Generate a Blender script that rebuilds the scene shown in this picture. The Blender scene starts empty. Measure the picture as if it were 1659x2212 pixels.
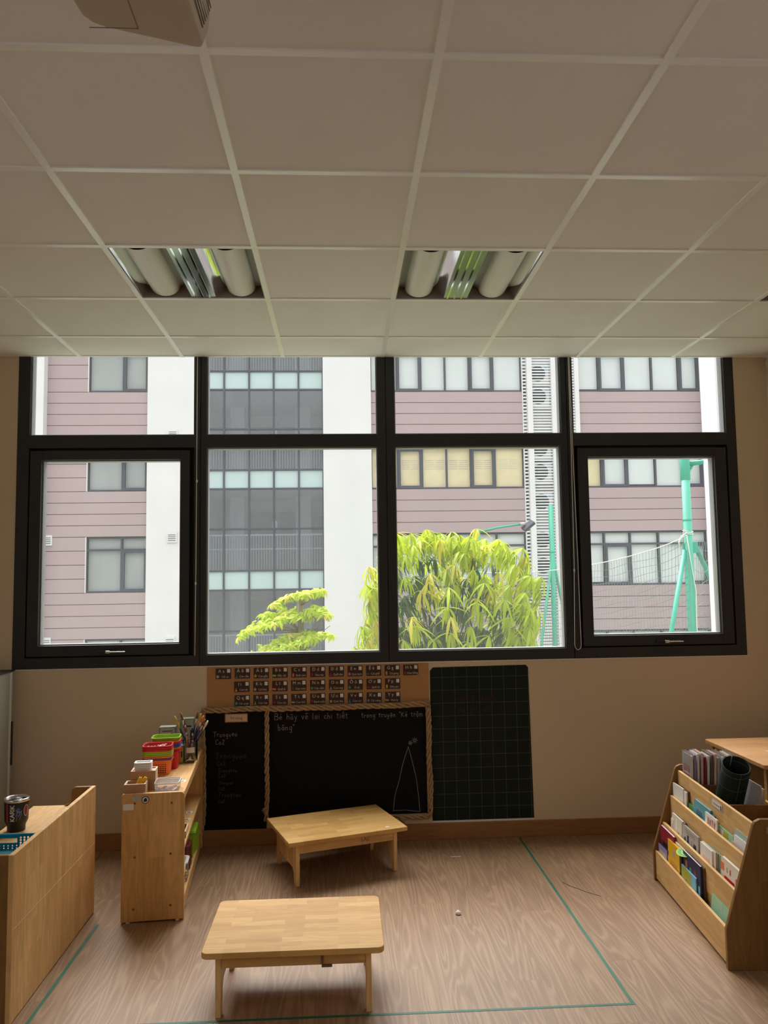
import bpy, math, random, unicodedata
from mathutils import Vector, Matrix
rnd = random.Random(7)
C = bpy.context.scene.collection
SC = bpy.context.scene
PI = math.pi

# ---------------------------------------------------------------- camera
cam = bpy.data.cameras.new('camera'); camo = bpy.data.objects.new('camera', cam); C.objects.link(camo)
cam.sensor_fit = 'HORIZONTAL'; cam.sensor_width = 36.0; cam.lens = 1713.55 / 1659 * 36.0
cam.clip_start = 0.02; cam.clip_end = 300
RIGHT = Vector((0.99843661, -0.05406374, -0.01419339)); UP = Vector((0.00967572, -0.08292525, 0.9965088))
FWD = Vector((0.05505199, 0.99508819, 0.08227249)); CAMZ = 1.5188
m = Matrix((RIGHT, UP, -FWD)).transposed().to_4x4(); m.translation = Vector((0, 0, CAMZ)); camo.matrix_world = m
SC.camera = camo
# ---------------------------------------------------------------- world: overcast sky, brighter overhead
w = bpy.data.worlds.new('overcast'); SC.world = w; w.use_nodes = True
nt = w.node_tree; nt.nodes.clear()
tc = nt.nodes.new('ShaderNodeTexCoord'); sp = nt.nodes.new('ShaderNodeSeparateXYZ'); mr = nt.nodes.new('ShaderNodeMapRange')
bg = nt.nodes.new('ShaderNodeBackground'); wo = nt.nodes.new('ShaderNodeOutputWorld')
nt.links.new(tc.outputs['Generated'], sp.inputs[0]); nt.links.new(sp.outputs[2], mr.inputs['Value'])
SKY = 1.8
mr.inputs['From Min'].default_value = 0; mr.inputs['From Max'].default_value = 1
mr.inputs['To Min'].default_value = SKY * 0.5; mr.inputs['To Max'].default_value = SKY * 1.5
bg.inputs['Color'].default_value = (1.0, 0.97, 0.955, 1)
nt.links.new(mr.outputs[0], bg.inputs['Strength']); nt.links.new(bg.outputs[0], wo.inputs[0])
# ---------------------------------------------------------------- veiled sun behind the opposite building
sl = bpy.data.lights.new('veiled_sun', 'SUN'); sl.energy = 10.0; sl.angle = math.radians(50); sl.color = (1.0, 0.965, 0.92)
so = bpy.data.objects.new('veiled_sun', sl); C.objects.link(so)
so.rotation_euler = Vector((0.10, -1.0, -1.9)).to_track_quat('-Z', 'Y').to_euler()
# ---------------------------------------------------------------- exposure
SC.view_settings.view_transform = 'Standard'; SC.view_settings.look = 'None'; SC.view_settings.gamma = 1
SC.view_settings.exposure = 0.10; SC.view_settings.use_curve_mapping = False
SC.cycles.use_denoising = True
SC.cycles.max_bounces = 12; SC.cycles.diffuse_bounces = 8; SC.cycles.transparent_max_bounces = 16
SC.cycles.sample_clamp_indirect = 6; SC.cycles.caustics_reflective = False; SC.cycles.caustics_refractive = False

W = 4.725      # window wall
H = 2.856      # ceiling
XL, XR, YB = -2.75, 2.70, -2.6
# ================================================================ materials
def new_mat(name):
    mt = bpy.data.materials.new(name); mt.use_nodes = True; t = mt.node_tree
    return mt, t, t.nodes['Principled BSDF']
def N(t, typ, **kw):
    n = t.nodes.new(typ)
    for k, v in kw.items(): setattr(n, k, v)
    return n
def mth(t, op, a, b=None, clamp=False):
    n = t.nodes.new('ShaderNodeMath'); n.operation = op; n.use_clamp = clamp
    for i, v in enumerate((a, b)):
        if v is None: continue
        if isinstance(v, (int, float)): n.inputs[i].default_value = v
        else: t.links.new(v, n.inputs[i])
    return n.outputs[0]
def mixc(t, fac, a, b, mode='MIX'):
    n = t.nodes.new('ShaderNodeMix'); n.data_type = 'RGBA'; n.blend_type = mode
    for i, v in ((0, fac), (6, a), (7, b)):
        if isinstance(v, (int, float)): n.inputs[i].default_value = v
        elif isinstance(v, tuple): n.inputs[i].default_value = (*v[:3], 1)
        else: t.links.new(v, n.inputs[i])
    return n.outputs[2]
def plain(name, col, rough=0.6, metal=0.0, var=0.06, scale=8.0, bump=0.0, bscale=60, spec=None, sheen=None):
    mt, t, b = new_mat(name)
    tcn = N(t, 'ShaderNodeTexCoord'); no = N(t, 'ShaderNodeTexNoise'); no.inputs['Scale'].default_value = scale; no.inputs['Detail'].default_value = 4
    t.links.new(tcn.outputs['Object'], no.inputs['Vector'])
    dark = tuple(max(0, c * (1 - var * 2)) for c in col); lite = tuple(min(1, c * (1 + var)) for c in col)
    t.links.new(mixc(t, no.outputs['Fac'], dark, lite), b.inputs['Base Color'])
    b.inputs['Roughness'].default_value = rough; b.inputs['Metallic'].default_value = metal
    if spec is not None: b.inputs['Specular IOR Level'].default_value = spec
    if bump:
        n2 = N(t, 'ShaderNodeTexNoise'); n2.inputs['Scale'].default_value = bscale; n2.inputs['Detail'].default_value = 3
        t.links.new(tcn.outputs['Object'], n2.inputs['Vector'])
        bp = N(t, 'ShaderNodeBump'); bp.inputs['Strength'].default_value = bump; bp.inputs['Distance'].default_value = 0.003
        t.links.new(n2.outputs['Fac'], bp.inputs['Height']); t.links.new(bp.outputs[0], b.inputs['Normal'])
    return mt
def wood(name, c1, c2, lng='x', acr='y', sw=0.045, slen=0.34, rough=0.5, grain=0.42, seed=0.0):
    """rubberwood board: finger jointed staves with their own tone and a fine grain along them"""
    mt, t, b = new_mat(name)
    tcn = N(t, 'ShaderNodeTexCoord'); s = N(t, 'ShaderNodeSeparateXYZ'); t.links.new(tcn.outputs['Object'], s.inputs[0])
    ax = {'x': 0, 'y': 1, 'z': 2}; third = [k for k in 'xyz' if k not in (lng, acr)][0]
    L = mth(t, 'ADD', s.outputs[ax[lng]], 3.17 + seed); A = mth(t, 'ADD', s.outputs[ax[acr]], 2.03 + seed * .7); T = s.outputs[ax[third]]
    cb = N(t, 'ShaderNodeCombineXYZ'); t.links.new(L, cb.inputs[0]); t.links.new(A, cb.inputs[1])
    br = N(t, 'ShaderNodeTexBrick'); t.links.new(cb.outputs[0], br.inputs['Vector'])
    br.inputs['Scale'].default_value = 1; br.inputs['Brick Width'].default_value = slen; br.inputs['Row Height'].default_value = sw
    br.inputs['Mortar Size'].default_value = 0; br.offset = 0.37; br.inputs['Bias'].default_value = 0
    br.inputs['Color1'].default_value = (*c1, 1); br.inputs['Color2'].default_value = (*c2, 1)
    cg = N(t, 'ShaderNodeCombineXYZ'); t.links.new(mth(t, 'MULTIPLY', L, 5.0), cg.inputs[0]); t.links.new(mth(t, 'MULTIPLY', A, 90.0), cg.inputs[1]); t.links.new(mth(t, 'MULTIPLY', T, 90.0), cg.inputs[2])
    no = N(t, 'ShaderNodeTexNoise'); no.inputs['Scale'].default_value = 1; no.inputs['Detail'].default_value = 3; t.links.new(cg.outputs[0], no.inputs['Vector'])
    cl = N(t, 'ShaderNodeCombineXYZ'); t.links.new(mth(t, 'MULTIPLY', L, 3.0), cl.inputs[0]); t.links.new(mth(t, 'MULTIPLY', A, 16.0), cl.inputs[1]); t.links.new(mth(t, 'MULTIPLY', T, 16.0), cl.inputs[2])
    n2 = N(t, 'ShaderNodeTexNoise'); n2.inputs['Scale'].default_value = 1; n2.inputs['Detail'].default_value = 2; t.links.new(cl.outputs[0], n2.inputs['Vector'])
    rings = mth(t, 'MULTIPLY', mth(t, 'ADD', mth(t, 'SINE', mth(t, 'MULTIPLY', n2.outputs['Fac'], 38.0)), 1.0), 0.5)
    g = mth(t, 'MULTIPLY', mth(t, 'ADD', mth(t, 'MULTIPLY', no.outputs['Fac'], 0.75), mth(t, 'MULTIPLY', rings, 0.3)), grain * 1.6)
    dk = tuple(c * 0.45 for c in c1)
    t.links.new(mixc(t, mth(t, 'SUBTRACT', g, grain * .45, True), br.outputs['Color'], dk), b.inputs['Base Color'])
    b.inputs['Roughness'].default_value = rough; b.inputs['Specular IOR Level'].default_value = .3
    bp = N(t, 'ShaderNodeBump'); bp.inputs['Strength'].default_value = 0.08; bp.inputs['Distance'].default_value = 0.001
    t.links.new(no.outputs['Fac'], bp.inputs['Height']); t.links.new(bp.outputs[0], b.inputs['Normal'])
    return mt
def emis(name, col, s):
    mt, t, b = new_mat(name); b.inputs['Base Color'].default_value = (*col, 1)
    b.inputs['Emission Color'].default_value = (*col, 1); b.inputs['Emission Strength'].default_value = s; return mt
def glass(name, tint=(1, 1, 1), refl=0.5, dust=0.0, dustcol=(.8, .8, .8), rough=0.0, base=0.03, streak=True):
    """thin window pane: clear with a Fresnel reflection and a film of dust"""
    mt, t, b = new_mat(name); t.nodes.remove(b); out = [n for n in t.nodes if n.type == 'OUTPUT_MATERIAL'][0]
    tr = N(t, 'ShaderNodeBsdfTransparent'); tr.inputs[0].default_value = (*tint, 1)
    gl = N(t, 'ShaderNodeBsdfGlossy'); gl.inputs['Roughness'].default_value = rough
    lw = N(t, 'ShaderNodeLayerWeight'); lw.inputs['Blend'].default_value = 0.15
    f = mth(t, 'ADD', mth(t, 'MULTIPLY', lw.outputs['Fresnel'], refl), base, True)
    mx = N(t, 'ShaderNodeMixShader'); t.links.new(f, mx.inputs[0]); t.links.new(tr.outputs[0], mx.inputs[1]); t.links.new(gl.outputs[0], mx.inputs[2])
    last = mx.outputs[0]
    if dust:
        tcn = N(t, 'ShaderNodeTexCoord'); mp = N(t, 'ShaderNodeMapping'); mp.inputs['Scale'].default_value = (9, 9, 1.6) if streak else (3, 3, 3)
        t.links.new(tcn.outputs['Object'], mp.inputs[0]); no = N(t, 'ShaderNodeTexNoise'); no.inputs['Scale'].default_value = 3; no.inputs['Detail'].default_value = 6
        t.links.new(mp.outputs[0], no.inputs['Vector'])
        sz = N(t, 'ShaderNodeSeparateXYZ'); t.links.new(tcn.outputs['Object'], sz.inputs[0])
        low = mth(t, 'MULTIPLY', mth(t, 'SUBTRACT', 1.75, sz.outputs[2], True), 1.2)
        fa = mth(t, 'MULTIPLY', mth(t, 'ADD', mth(t, 'MULTIPLY', no.outputs['Fac'], 1.0), mth(t, 'ADD', 0.45, low)), dust)
        di = N(t, 'ShaderNodeBsdfTranslucent'); di.inputs[0].default_value = (*dustcol, 1)
        d2 = N(t, 'ShaderNodeBsdfDiffuse'); d2.inputs[0].default_value = (*dustcol, 1)
        dm = N(t, 'ShaderNodeMixShader'); dm.inputs[0].default_value = .3; t.links.new(di.outputs[0], dm.inputs[1]); t.links.new(d2.outputs[0], dm.inputs[2])
        m2 = N(t, 'ShaderNodeMixShader'); t.links.new(fa, m2.inputs[0]); t.links.new(last, m2.inputs[1]); t.links.new(dm.outputs[0], m2.inputs[2]); last = m2.outputs[0]
    t.links.new(last, out.inputs[0]); return mt
def leafmat(name, col, tcol, sat=0.0):
    mt, t, b = new_mat(name); t.nodes.remove(b); out = [n for n in t.nodes if n.type == 'OUTPUT_MATERIAL'][0]
    oi = N(t, 'ShaderNodeTexCoord'); no = N(t, 'ShaderNodeTexNoise'); no.inputs['Scale'].default_value = 5; t.links.new(oi.outputs['Object'], no.inputs['Vector'])
    ob = N(t, 'ShaderNodeObjectInfo')
    f = mth(t, 'MULTIPLY', mth(t, 'ADD', no.outputs['Fac'], ob.outputs['Random']), 0.55)
    c = mixc(t, f, tuple(x * .62 for x in col), tuple(min(1, x * 1.22) for x in col))
    d = N(t, 'ShaderNodeBsdfDiffuse'); t.links.new(c, d.inputs[0]); tl = N(t, 'ShaderNodeBsdfTranslucent'); tl.inputs[0].default_value = (*tcol, 1)
    g = N(t, 'ShaderNodeBsdfGlossy'); g.inputs['Roughness'].default_value = .4; g.inputs[0].default_value = (.8, .8, .8, 1)
    m1 = N(t, 'ShaderNodeMixShader'); m1.inputs[0].default_value = .4; t.links.new(d.outputs[0], m1.inputs[1]); t.links.new(tl.outputs[0], m1.inputs[2])
    m2 = N(t, 'ShaderNodeMixShader'); m2.inputs[0].default_value = .025; t.links.new(m1.outputs[0], m2.inputs[1]); t.links.new(g.outputs[0], m2.inputs[2])
    t.links.new(m2.outputs[0], out.inputs[0]); return mt

RW1, RW2 = (0.78, 0.48, 0.20), (0.63, 0.365, 0.13)
M = {}
M['top_x'] = wood('rubberwood_top_x', (0.74, 0.45, 0.16), (0.57, 0.315, 0.09), 'x', 'y', 0.036, 0.20)
M['wood_x'] = wood('rubberwood_along_x', RW1, RW2, 'x', 'z')
M['wood_xy'] = wood('rubberwood_flat_y', RW1, RW2, 'y', 'x')
M['wood_yz'] = wood('rubberwood_along_y', RW1, RW2, 'y', 'z', 0.05, 0.3)
M['wood_zx'] = wood('rubberwood_upright_x', RW1, RW2, 'z', 'x', 0.068, 0.95, grain=.55, seed=1.3)
M['wood_zy'] = wood('rubberwood_upright_y', (0.86, 0.56, 0.25), (0.70, 0.42, 0.16), 'z', 'y', 0.042, 0.27, grain=.5, seed=.6)
M['rack_z_shaded'] = wood('rack_wood_shaded', (0.27, 0.14, 0.045), (0.225, 0.11, 0.03), 'z', 'x', 0.07, 0.35)  # same wood as the boards, shade of the side faces put into its colour
M['rack_y'] = wood('rack_board_wood', (0.80, 0.52, 0.225), (0.67, 0.405, 0.16), 'y', 'z', 0.045, 0.25)
M['cab'] = wood('cabinet_wood', (0.62, 0.34, 0.15), (0.52, 0.28, 0.11), 'x', 'y', 0.09, 0.5)
M['boxwood'] = plain('box_wood', (0.50, 0.27, 0.14), .5, var=.12, scale=30)
M['boxwood_l'] = plain('box_wood_light', (0.80, 0.58, 0.40), .5, var=.1, scale=30)
M['backwall'] = plain('back_wall_darkened', (0.26, 0.19, 0.13), .8)  # unseen back wall, made dark to cut the light it bounces forward
M['wall'] = plain('wall_paint', (0.72, 0.60, 0.44), .75, var=.03, scale=1.2, bump=.15, bscale=220)
M['tile'] = plain('ceiling_tile', (0.88, 0.87, 0.86), .95, var=.03, scale=2.5, bump=.5, bscale=350)
M['bar'] = plain('grid_bar', (0.93, 0.93, 0.92), .28, var=.02, spec=1.0)
M['dark'] = plain('dark_void', (0.03, 0.028, 0.025), .9)
M['frame'] = plain('window_frame', (0.022, 0.024, 0.027), .5, var=.05)
M['frame_in'] = plain('glazing_bead', (0.30, 0.31, 0.33), .4)
M['chrome'] = plain('chrome', (0.75, 0.75, 0.75), .2, 1.0)
M['white'] = plain('white_plastic', (0.82, 0.82, 0.82), .4, var=.02)
M['cord'] = plain('blind_cord', (0.78, 0.74, 0.68), .5)
M['base'] = wood('baseboard_wood', (0.40, 0.20, 0.085), (0.36, 0.18, 0.075), 'x', 'z', .2, 2.4)
M['paper'] = plain('brown_paper', (0.50, 0.26, 0.105), .8, var=.08, scale=5)
M['card'] = plain('card_print', (0.05, 0.022, 0.018), .45)
M['cardedge'] = plain('card_border', (0.52, 0.34, 0.2), .6)
M['lettering'] = plain('card_lettering', (0.75, 0.68, 0.6), .7, var=0)
M['ink'] = plain('ink', (0.02, 0.02, 0.02), .6, var=0)
M['board'] = plain('blackboard_film', (0.004, 0.004, 0.004), .55, spec=.15)
M['chalk'] = plain('chalk', (0.42, 0.42, 0.40), 1, var=.3, scale=60)
M['chalk_faint'] = plain('chalk_faint', (0.13, 0.13, 0.125), 1, var=.3, scale=60)
M['chalk_red'] = plain('chalk_red', (0.16, 0.03, 0.02), 1, var=.4, scale=40)
M['rope'] = plain('twisted_paper', (0.50, 0.33, 0.18), .9, var=.25, scale=40, bump=.6, bscale=120)
M['tag'] = plain('label_paper', (0.78, 0.76, 0.72), .5)
M['tagblue'] = plain('label_border', (0.35, 0.38, 0.5), .5)
M['opal'] = plain('opal_diffuser', (0.82, 0.81, 0.78), .35, var=.01)
M['mirror'] = plain('mirror_reflector', (0.86, 0.88, 0.88), .06, 1.0, var=0)
M['mirrord'] = plain('groove_reflector', (0.42, 0.44, 0.42), .18, 1.0, var=0)
M['lampend'] = plain('lamp_end_plate', (0.34, 0.30, 0.27), .6)
M['tape'] = plain('green_tape', (0.008, 0.15, 0.09), .5, var=.15, scale=20)
M['proj'] = plain('projector_shell', (0.52, 0.45, 0.36), .5, var=.02)
M['projd'] = plain('projector_vent', (0.16, 0.14, 0.12), .6)
def colr(n, c, r=.4, **k): 
    M[n] = plain(n, c, r, **k); return M[n]
for n, c in dict(red=(.62, .015, .03), lime=(.34, .55, .03), olive=(.42, .45, .04), orange=(.85, .20, .06), purple=(.12, .06, .22), blue=(.02, .10, .62),
                 teal=(.0, .22, .34), maroon=(.16, .025, .03), yellow=(.85, .48, .02), navy=(.015, .02, .09), cream=(.82, .76, .62), paperwhite=(.85, .84, .80),
                 pink=(.80, .16, .20), palepink=(.8, .55, .52), skyblue=(.20, .55, .78), tealbook=(.10, .34, .42), grey=(.45, .43, .42), green=(.10, .32, .10),
                 palegreen=(.35, .62, .42), black=(.012, .012, .014), brown=(.17, .085, .04), gold=(.6, .36, .08), boxgreen=(.16, .22, .15), boxgrey=(.42, .44, .38),
                 redbook=(.30, .02, .04), lilac=(.35, .28, .5), mint=(.42, .56, .48), purplegrey=(.5, .42, .42), greybrown=(.36, .28, .2)).items(): colr(n, c)
M['clear'] = glass('clear_plastic', (.93, .93, .93), 0.6, 0.10, (.8, .8, .8), .15, .06, streak=False)
M['jar'] = glass('jar_glass', (.86, .9, .88), 0.9, 0, base=.05)
M['pane'] = glass('window_pane', (.97, .98, .98), .25, .015, (.9, .92, .93), base=.0)
# facade
M['fwhite'] = plain('white_render', (0.68, 0.675, 0.70), .9, var=.05, scale=.8, bump=.1)
M['clad'] = plain('cladding_board', (0.40, 0.31, 0.325), .8, var=.05, scale=.5)
M['fcore'] = plain('facade_core', (0.16, 0.13, 0.13), .9)
M['fframe'] = plain('far_window_frame', (0.06, 0.065, 0.09), .6)
M['blindw'] = plain('pale_blind', (0.80, 0.88, 0.90), .8, var=.06, scale=1.5)
M['blindc'] = plain('cream_blind', (0.88, 0.77, 0.48), .8, var=.1, scale=3)
M['fglass'] = glass('far_pane', (.98, .98, .98), .5, 0, base=.03)
M['cglass'] = glass('curtain_pane', (.84, .88, .92), .9, .05, (.7, .78, .84), rough=.35, base=.10, streak=False)
M['spandrel'] = plain('spandrel_panel', (0.46, 0.58, 0.60), .25, var=.05, scale=1)
M['inwall'] = plain('corridor_wall', (0.62, 0.60, 0.60), .8)
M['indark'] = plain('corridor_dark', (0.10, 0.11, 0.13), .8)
M['steel'] = plain('painted_rail', (0.55, 0.57, 0.6), .5)
M['louvre'] = plain('louvre_slat', (0.80, 0.81, 0.83), .5)
M['acwhite'] = plain('condenser_casing', (0.72, 0.73, 0.74), .5)
M['acdark'] = plain('condenser_grille', (0.06, 0.07, 0.09), .6)
M['pole'] = plain('green_pole_paint', (0.045, 0.34, 0.235), .45, var=.08, scale=3)
M['net'] = plain('net_twine', (0.22, 0.27, 0.26), .8)
M['netrope'] = plain('net_rope', (0.62, 0.62, 0.58), .8)
M['court'] = plain('court_ground', (0.27, 0.31, 0.23), .9, var=.1, scale=.3)
M['bark'] = plain('tree_bark', (0.30, 0.25, 0.20), .9, var=.2, scale=12)
M['leaf'] = leafmat('young_mango_leaf', (0.38, 0.50, 0.02), (0.46, 0.58, 0.015))
M['leaf_y'] = leafmat('yellow_mango_leaf', (0.56, 0.54, 0.06), (0.58, 0.56, 0.04))
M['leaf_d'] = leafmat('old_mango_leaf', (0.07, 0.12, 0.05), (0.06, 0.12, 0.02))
M['leaf2'] = leafmat('small_tree_leaf', (0.44, 0.58, 0.03), (0.52, 0.66, 0.02))
M['leaf2y'] = leafmat('small_tree_leaf_yellow', (0.74, 0.70, 0.14), (0.76, 0.70, 0.12))

def floor_mat():
    mt, t, b = new_mat('vinyl_plank')
    tcn = N(t, 'ShaderNodeTexCoord'); oi = N(t, 'ShaderNodeObjectInfo'); s = N(t, 'ShaderNodeSeparateXYZ'); t.links.new(tcn.outputs['Object'], s.inputs[0])
    r = mth(t, 'MULTIPLY', oi.outputs['Random'], 57.0)
    cb = N(t, 'ShaderNodeCombineXYZ'); t.links.new(mth(t, 'ADD', mth(t, 'MULTIPLY', s.outputs[0], 11.0), r), cb.inputs[0]); t.links.new(mth(t, 'ADD', mth(t, 'MULTIPLY', s.outputs[1], .75), r), cb.inputs[1])
    n1 = N(t, 'ShaderNodeTexNoise'); n1.inputs['Scale'].default_value = 1; n1.inputs['Detail'].default_value = 1.5; n1.inputs['Distortion'].default_value = .25; t.links.new(cb.outputs[0], n1.inputs['Vector'])
    rg = mth(t, 'MULTIPLY', mth(t, 'ADD', mth(t, 'SINE', mth(t, 'MULTIPLY', n1.outputs['Fac'], 85.0)), 1.0), 0.5)
    rg = mth(t, 'POWER', rg, 2.2)
    c2 = N(t, 'ShaderNodeCombineXYZ'); t.links.new(mth(t, 'ADD', mth(t, 'MULTIPLY', s.outputs[0], 130.0), r), c2.inputs[0]); t.links.new(mth(t, 'MULTIPLY', s.outputs[1], 4.0), c2.inputs[1])
    n2 = N(t, 'ShaderNodeTexNoise'); n2.inputs['Scale'].default_value = 1; n2.inputs['Detail'].default_value = 3; t.links.new(c2.outputs[0], n2.inputs['Vector'])
    c3 = N(t, 'ShaderNodeCombineXYZ'); t.links.new(mth(t, 'ADD', mth(t, 'MULTIPLY', s.outputs[0], 16.0), r), c3.inputs[0]); t.links.new(mth(t, 'MULTIPLY', s.outputs[1], 1.5), c3.inputs[1])
    n3 = N(t, 'ShaderNodeTexNoise'); n3.inputs['Scale'].default_value = 1; n3.inputs['Detail'].default_value = 2; t.links.new(c3.outputs[0], n3.inputs['Vector'])
    tone = mixc(t, mth(t, 'ADD', mth(t, 'MULTIPLY', oi.outputs['Random'], .35), mth(t, 'MULTIPLY', n3.outputs['Fac'], .7)), (0.30, 0.178, 0.098), (0.47, 0.298, 0.168))
    fine = mixc(t, mth(t, 'MULTIPLY', n2.outputs['Fac'], .95), tone, (0.17, 0.095, 0.055))
    col = mixc(t, mth(t, 'MULTIPLY', rg, .27), fine, (0.60, 0.42, 0.26))
    t.links.new(col, b.inputs['Base Color']); b.inputs['Roughness'].default_value = .42
    bp = N(t, 'ShaderNodeBump'); bp.inputs['Strength'].default_value = .15; bp.inputs['Distance'].default_value = .001; t.links.new(n2.outputs['Fac'], bp.inputs['Height']); t.links.new(bp.outputs[0], b.inputs['Normal'])
    return mt
M['plank'] = floor_mat()
def grid_mat():
    mt, t, b = new_mat('squared_board_print')
    tcn = N(t, 'ShaderNodeTexCoord'); s = N(t, 'ShaderNodeSeparateXYZ'); t.links.new(tcn.outputs['Object'], s.inputs[0])
    def line(o, step, off, wd):
        fr = mth(t, 'FRACT', mth(t, 'DIVIDE', mth(t, 'SUBTRACT', o, off), step)); d = mth(t, 'MULTIPLY', mth(t, 'ABSOLUTE', mth(t, 'SUBTRACT', fr, .5)), step)
        return mth(t, 'LESS_THAN', mth(t, 'SUBTRACT', step / 2, d), wd / 2)
    big = mth(t, 'MAXIMUM', line(s.outputs[0], .0733, .0715 - .0733, .0013), line(s.outputs[2], .0747, .030, .0013))
    fine = mth(t, 'MAXIMUM', line(s.outputs[0], .0733 / 4, .0715 - .0733, .0011), line(s.outputs[2], .0747 / 4, .030, .0011))
    c = mixc(t, mth(t, 'MULTIPLY', fine, .35), (0.008, 0.015, 0.011), (0.05, 0.075, 0.055))
    c = mixc(t, big, c, (0.16, 0.18, 0.14)); t.links.new(c, b.inputs['Base Color']); b.inputs['Roughness'].default_value = .6; b.inputs['Specular IOR Level'].default_value = .2
    return mt
M['gridboard'] = grid_mat()

# ================================================================ mesh helpers
class MB:
    def __init__(s): s.v = []; s.f = []
    def add(s, vs, fs):
        o = len(s.v); s.v += [tuple(q) for q in vs]; s.f += [tuple(i + o for i in q) for q in fs]; return s
    def box(s, x0, x1, y0, y1, z0, z1):
        return s.add([(x0, y0, z0), (x1, y0, z0), (x1, y1, z0), (x0, y1, z0), (x0, y0, z1), (x1, y0, z1), (x1, y1, z1), (x0, y1, z1)],
                     [(0, 3, 2, 1), (4, 5, 6, 7), (0, 1, 5, 4), (1, 2, 6, 5), (2, 3, 7, 6), (3, 0, 4, 7)])
    def prism(s, poly, axis, a, b):
        """poly: 2D points; axis is the extrusion axis (x: poly=(y,z); y: poly=(x,z); z: poly=(x,y))"""
        n = len(poly)
        def P(p, t): return {'x': (t, p[0], p[1]), 'y': (p[0], t, p[1]), 'z': (p[0], p[1], t)}[axis]
        ar = sum(poly[i][0] * poly[(i + 1) % n][1] - poly[(i + 1) % n][0] * poly[i][1] for i in range(n))
        if (ar < 0) != (axis == 'y'): poly = poly[::-1]
        vs = [P(p, a) for p in poly] + [P(p, b) for p in poly]
        fs = [tuple(range(n))[::-1], tuple(range(n, 2 * n))] + [(i, (i + 1) % n, n + (i + 1) % n, n + i) for i in range(n)]
        return s.add(vs, fs)
    def tube(s, pts, r, n=8, cap=True, closed=False):
        pts = [Vector(p) for p in pts]; R = r if isinstance(r, (list, tuple)) else [r] * len(pts); rings = []
        prev = None
        for i, p in enumerate(pts):
            a = pts[i - 1] if i else p; b = pts[i + 1] if i < len(pts) - 1 else p
            d = (b - a).normalized()
            u = (prev - d * prev.dot(d)) if prev is not None else d.orthogonal()
            if u.length < 1e-6: u = d.orthogonal()
            u.normalize(); prev = u; q = d.cross(u)
            rings.append([p + (u * math.cos(2 * PI * k / n) + q * math.sin(2 * PI * k / n)) * R[i] for k in range(n)])
        vs = [v for rg in rings for v in rg]
        fs = [(i * n + k, i * n + (k + 1) % n, (i + 1) * n + (k + 1) % n, (i + 1) * n + k) for i in range(len(pts) - 1) for k in range(n)]
        if cap: fs += [tuple(range(n))[::-1], tuple(range((len(pts) - 1) * n, len(pts) * n))]
        return s.add(vs, fs)
    def lathe(s, prof, n=24, c=(0, 0), close=True):
        vs = []; fs = []; k = len(prof)
        for i in range(n):
            a = 2 * PI * i / n
            for r, z in prof: vs.append((c[0] + r * math.cos(a), c[1] + r * math.sin(a), z))
        for i in range(n):
            j = (i + 1) % n
            for q in range(k - 1): fs.append((i * k + q, j * k + q, j * k + q + 1, i * k + q + 1))
        if close:
            if prof[0][0] > 1e-6: fs.append(tuple(i * k for i in range(n))[::-1])
            if prof[-1][0] > 1e-6: fs.append(tuple(i * k + k - 1 for i in range(n)))
        return s.add(vs, fs)
    def ribbon(s, pts, w, nrm):
        """flat line of width w lying in the plane of normal nrm"""
        nrm = Vector(nrm)
        for a, b in zip(pts[:-1], pts[1:]):
            a = Vector(a); b = Vector(b); d = b - a
            if d.length < 1e-6: continue
            d.normalize(); q = d.cross(nrm) * (w / 2); e = d * (w * .35)
            s.add([a - e - q, a - e + q, b + e + q, b + e - q], [(0, 1, 2, 3)])
        return s
    def perf(s, x0, x1, z0, z1, nx, nz, r, y0, y1, slot=None, fmap=None):
        """perforated plate in the xz plane between y0 and y1; slot = set of cells left without a hole"""
        cw = (x1 - x0) / nx; ch = (z1 - z0) / nz
        for i in range(nx):
            for j in range(nz):
                cx = x0 + (i + .5) * cw; cz = z0 + (j + .5) * ch
                if slot and (i, j) in slot: s.box(cx - cw / 2, cx + cw / 2, y0, y1, cz - ch / 2, cz + ch / 2); continue
                o = []; n = []
                for k in range(8):
                    a = PI / 4 * k; ca, sa = math.cos(a), math.sin(a); mx = max(abs(ca), abs(sa))
                    o.append((cx + ca / mx * cw / 2, cz + sa / mx * ch / 2)); n.append((cx + ca * r, cz + sa * r))
                for y, fl in ((y0, 0), (y1, 1)):
                    vs = [(p[0], y, p[1]) for p in o] + [(p[0], y, p[1]) for p in n]
                    s.add(vs, [((k, (k + 1) % 8, 8 + (k + 1) % 8, 8 + k) if not fl else (k, 8 + k, 8 + (k + 1) % 8, (k + 1) % 8)) for k in range(8)])
                vs = [(p[0], y0, p[1]) for p in n] + [(p[0], y1, p[1]) for p in n]
                s.add(vs, [(k, (k + 1) % 8, 8 + (k + 1) % 8, 8 + k) for k in range(8)])
        return s
    def xf(s, mt): s.v = [tuple(mt @ Vector(q)) for q in s.v]; return s
    def mesh(s, name, mat, smooth=False):
        me = bpy.data.meshes.new(name); me.from_pydata(s.v, [], s.f); me.materials.append(mat)
        if smooth: me.polygons.foreach_set('use_smooth', [True] * len(me.polygons))
        me.update(); return me
    def build(s, name, mat, parent=None, smooth=False, bevel=0, seg=2, loc=None):
        mat = M[mat] if isinstance(mat, str) else mat
        o = bpy.data.objects.new(name, s.mesh(name, mat, smooth)); C.objects.link(o)
        if parent: o.parent = parent
        if loc: o.location = loc
        if bevel:
            md = o.modifiers.new('b', 'BEVEL'); md.width = bevel; md.segments = seg; md.limit_method = 'ANGLE'; md.angle_limit = math.radians(50)
            md.harden_normals = False
        return o
def box(*a): return MB().box(*a)
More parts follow.
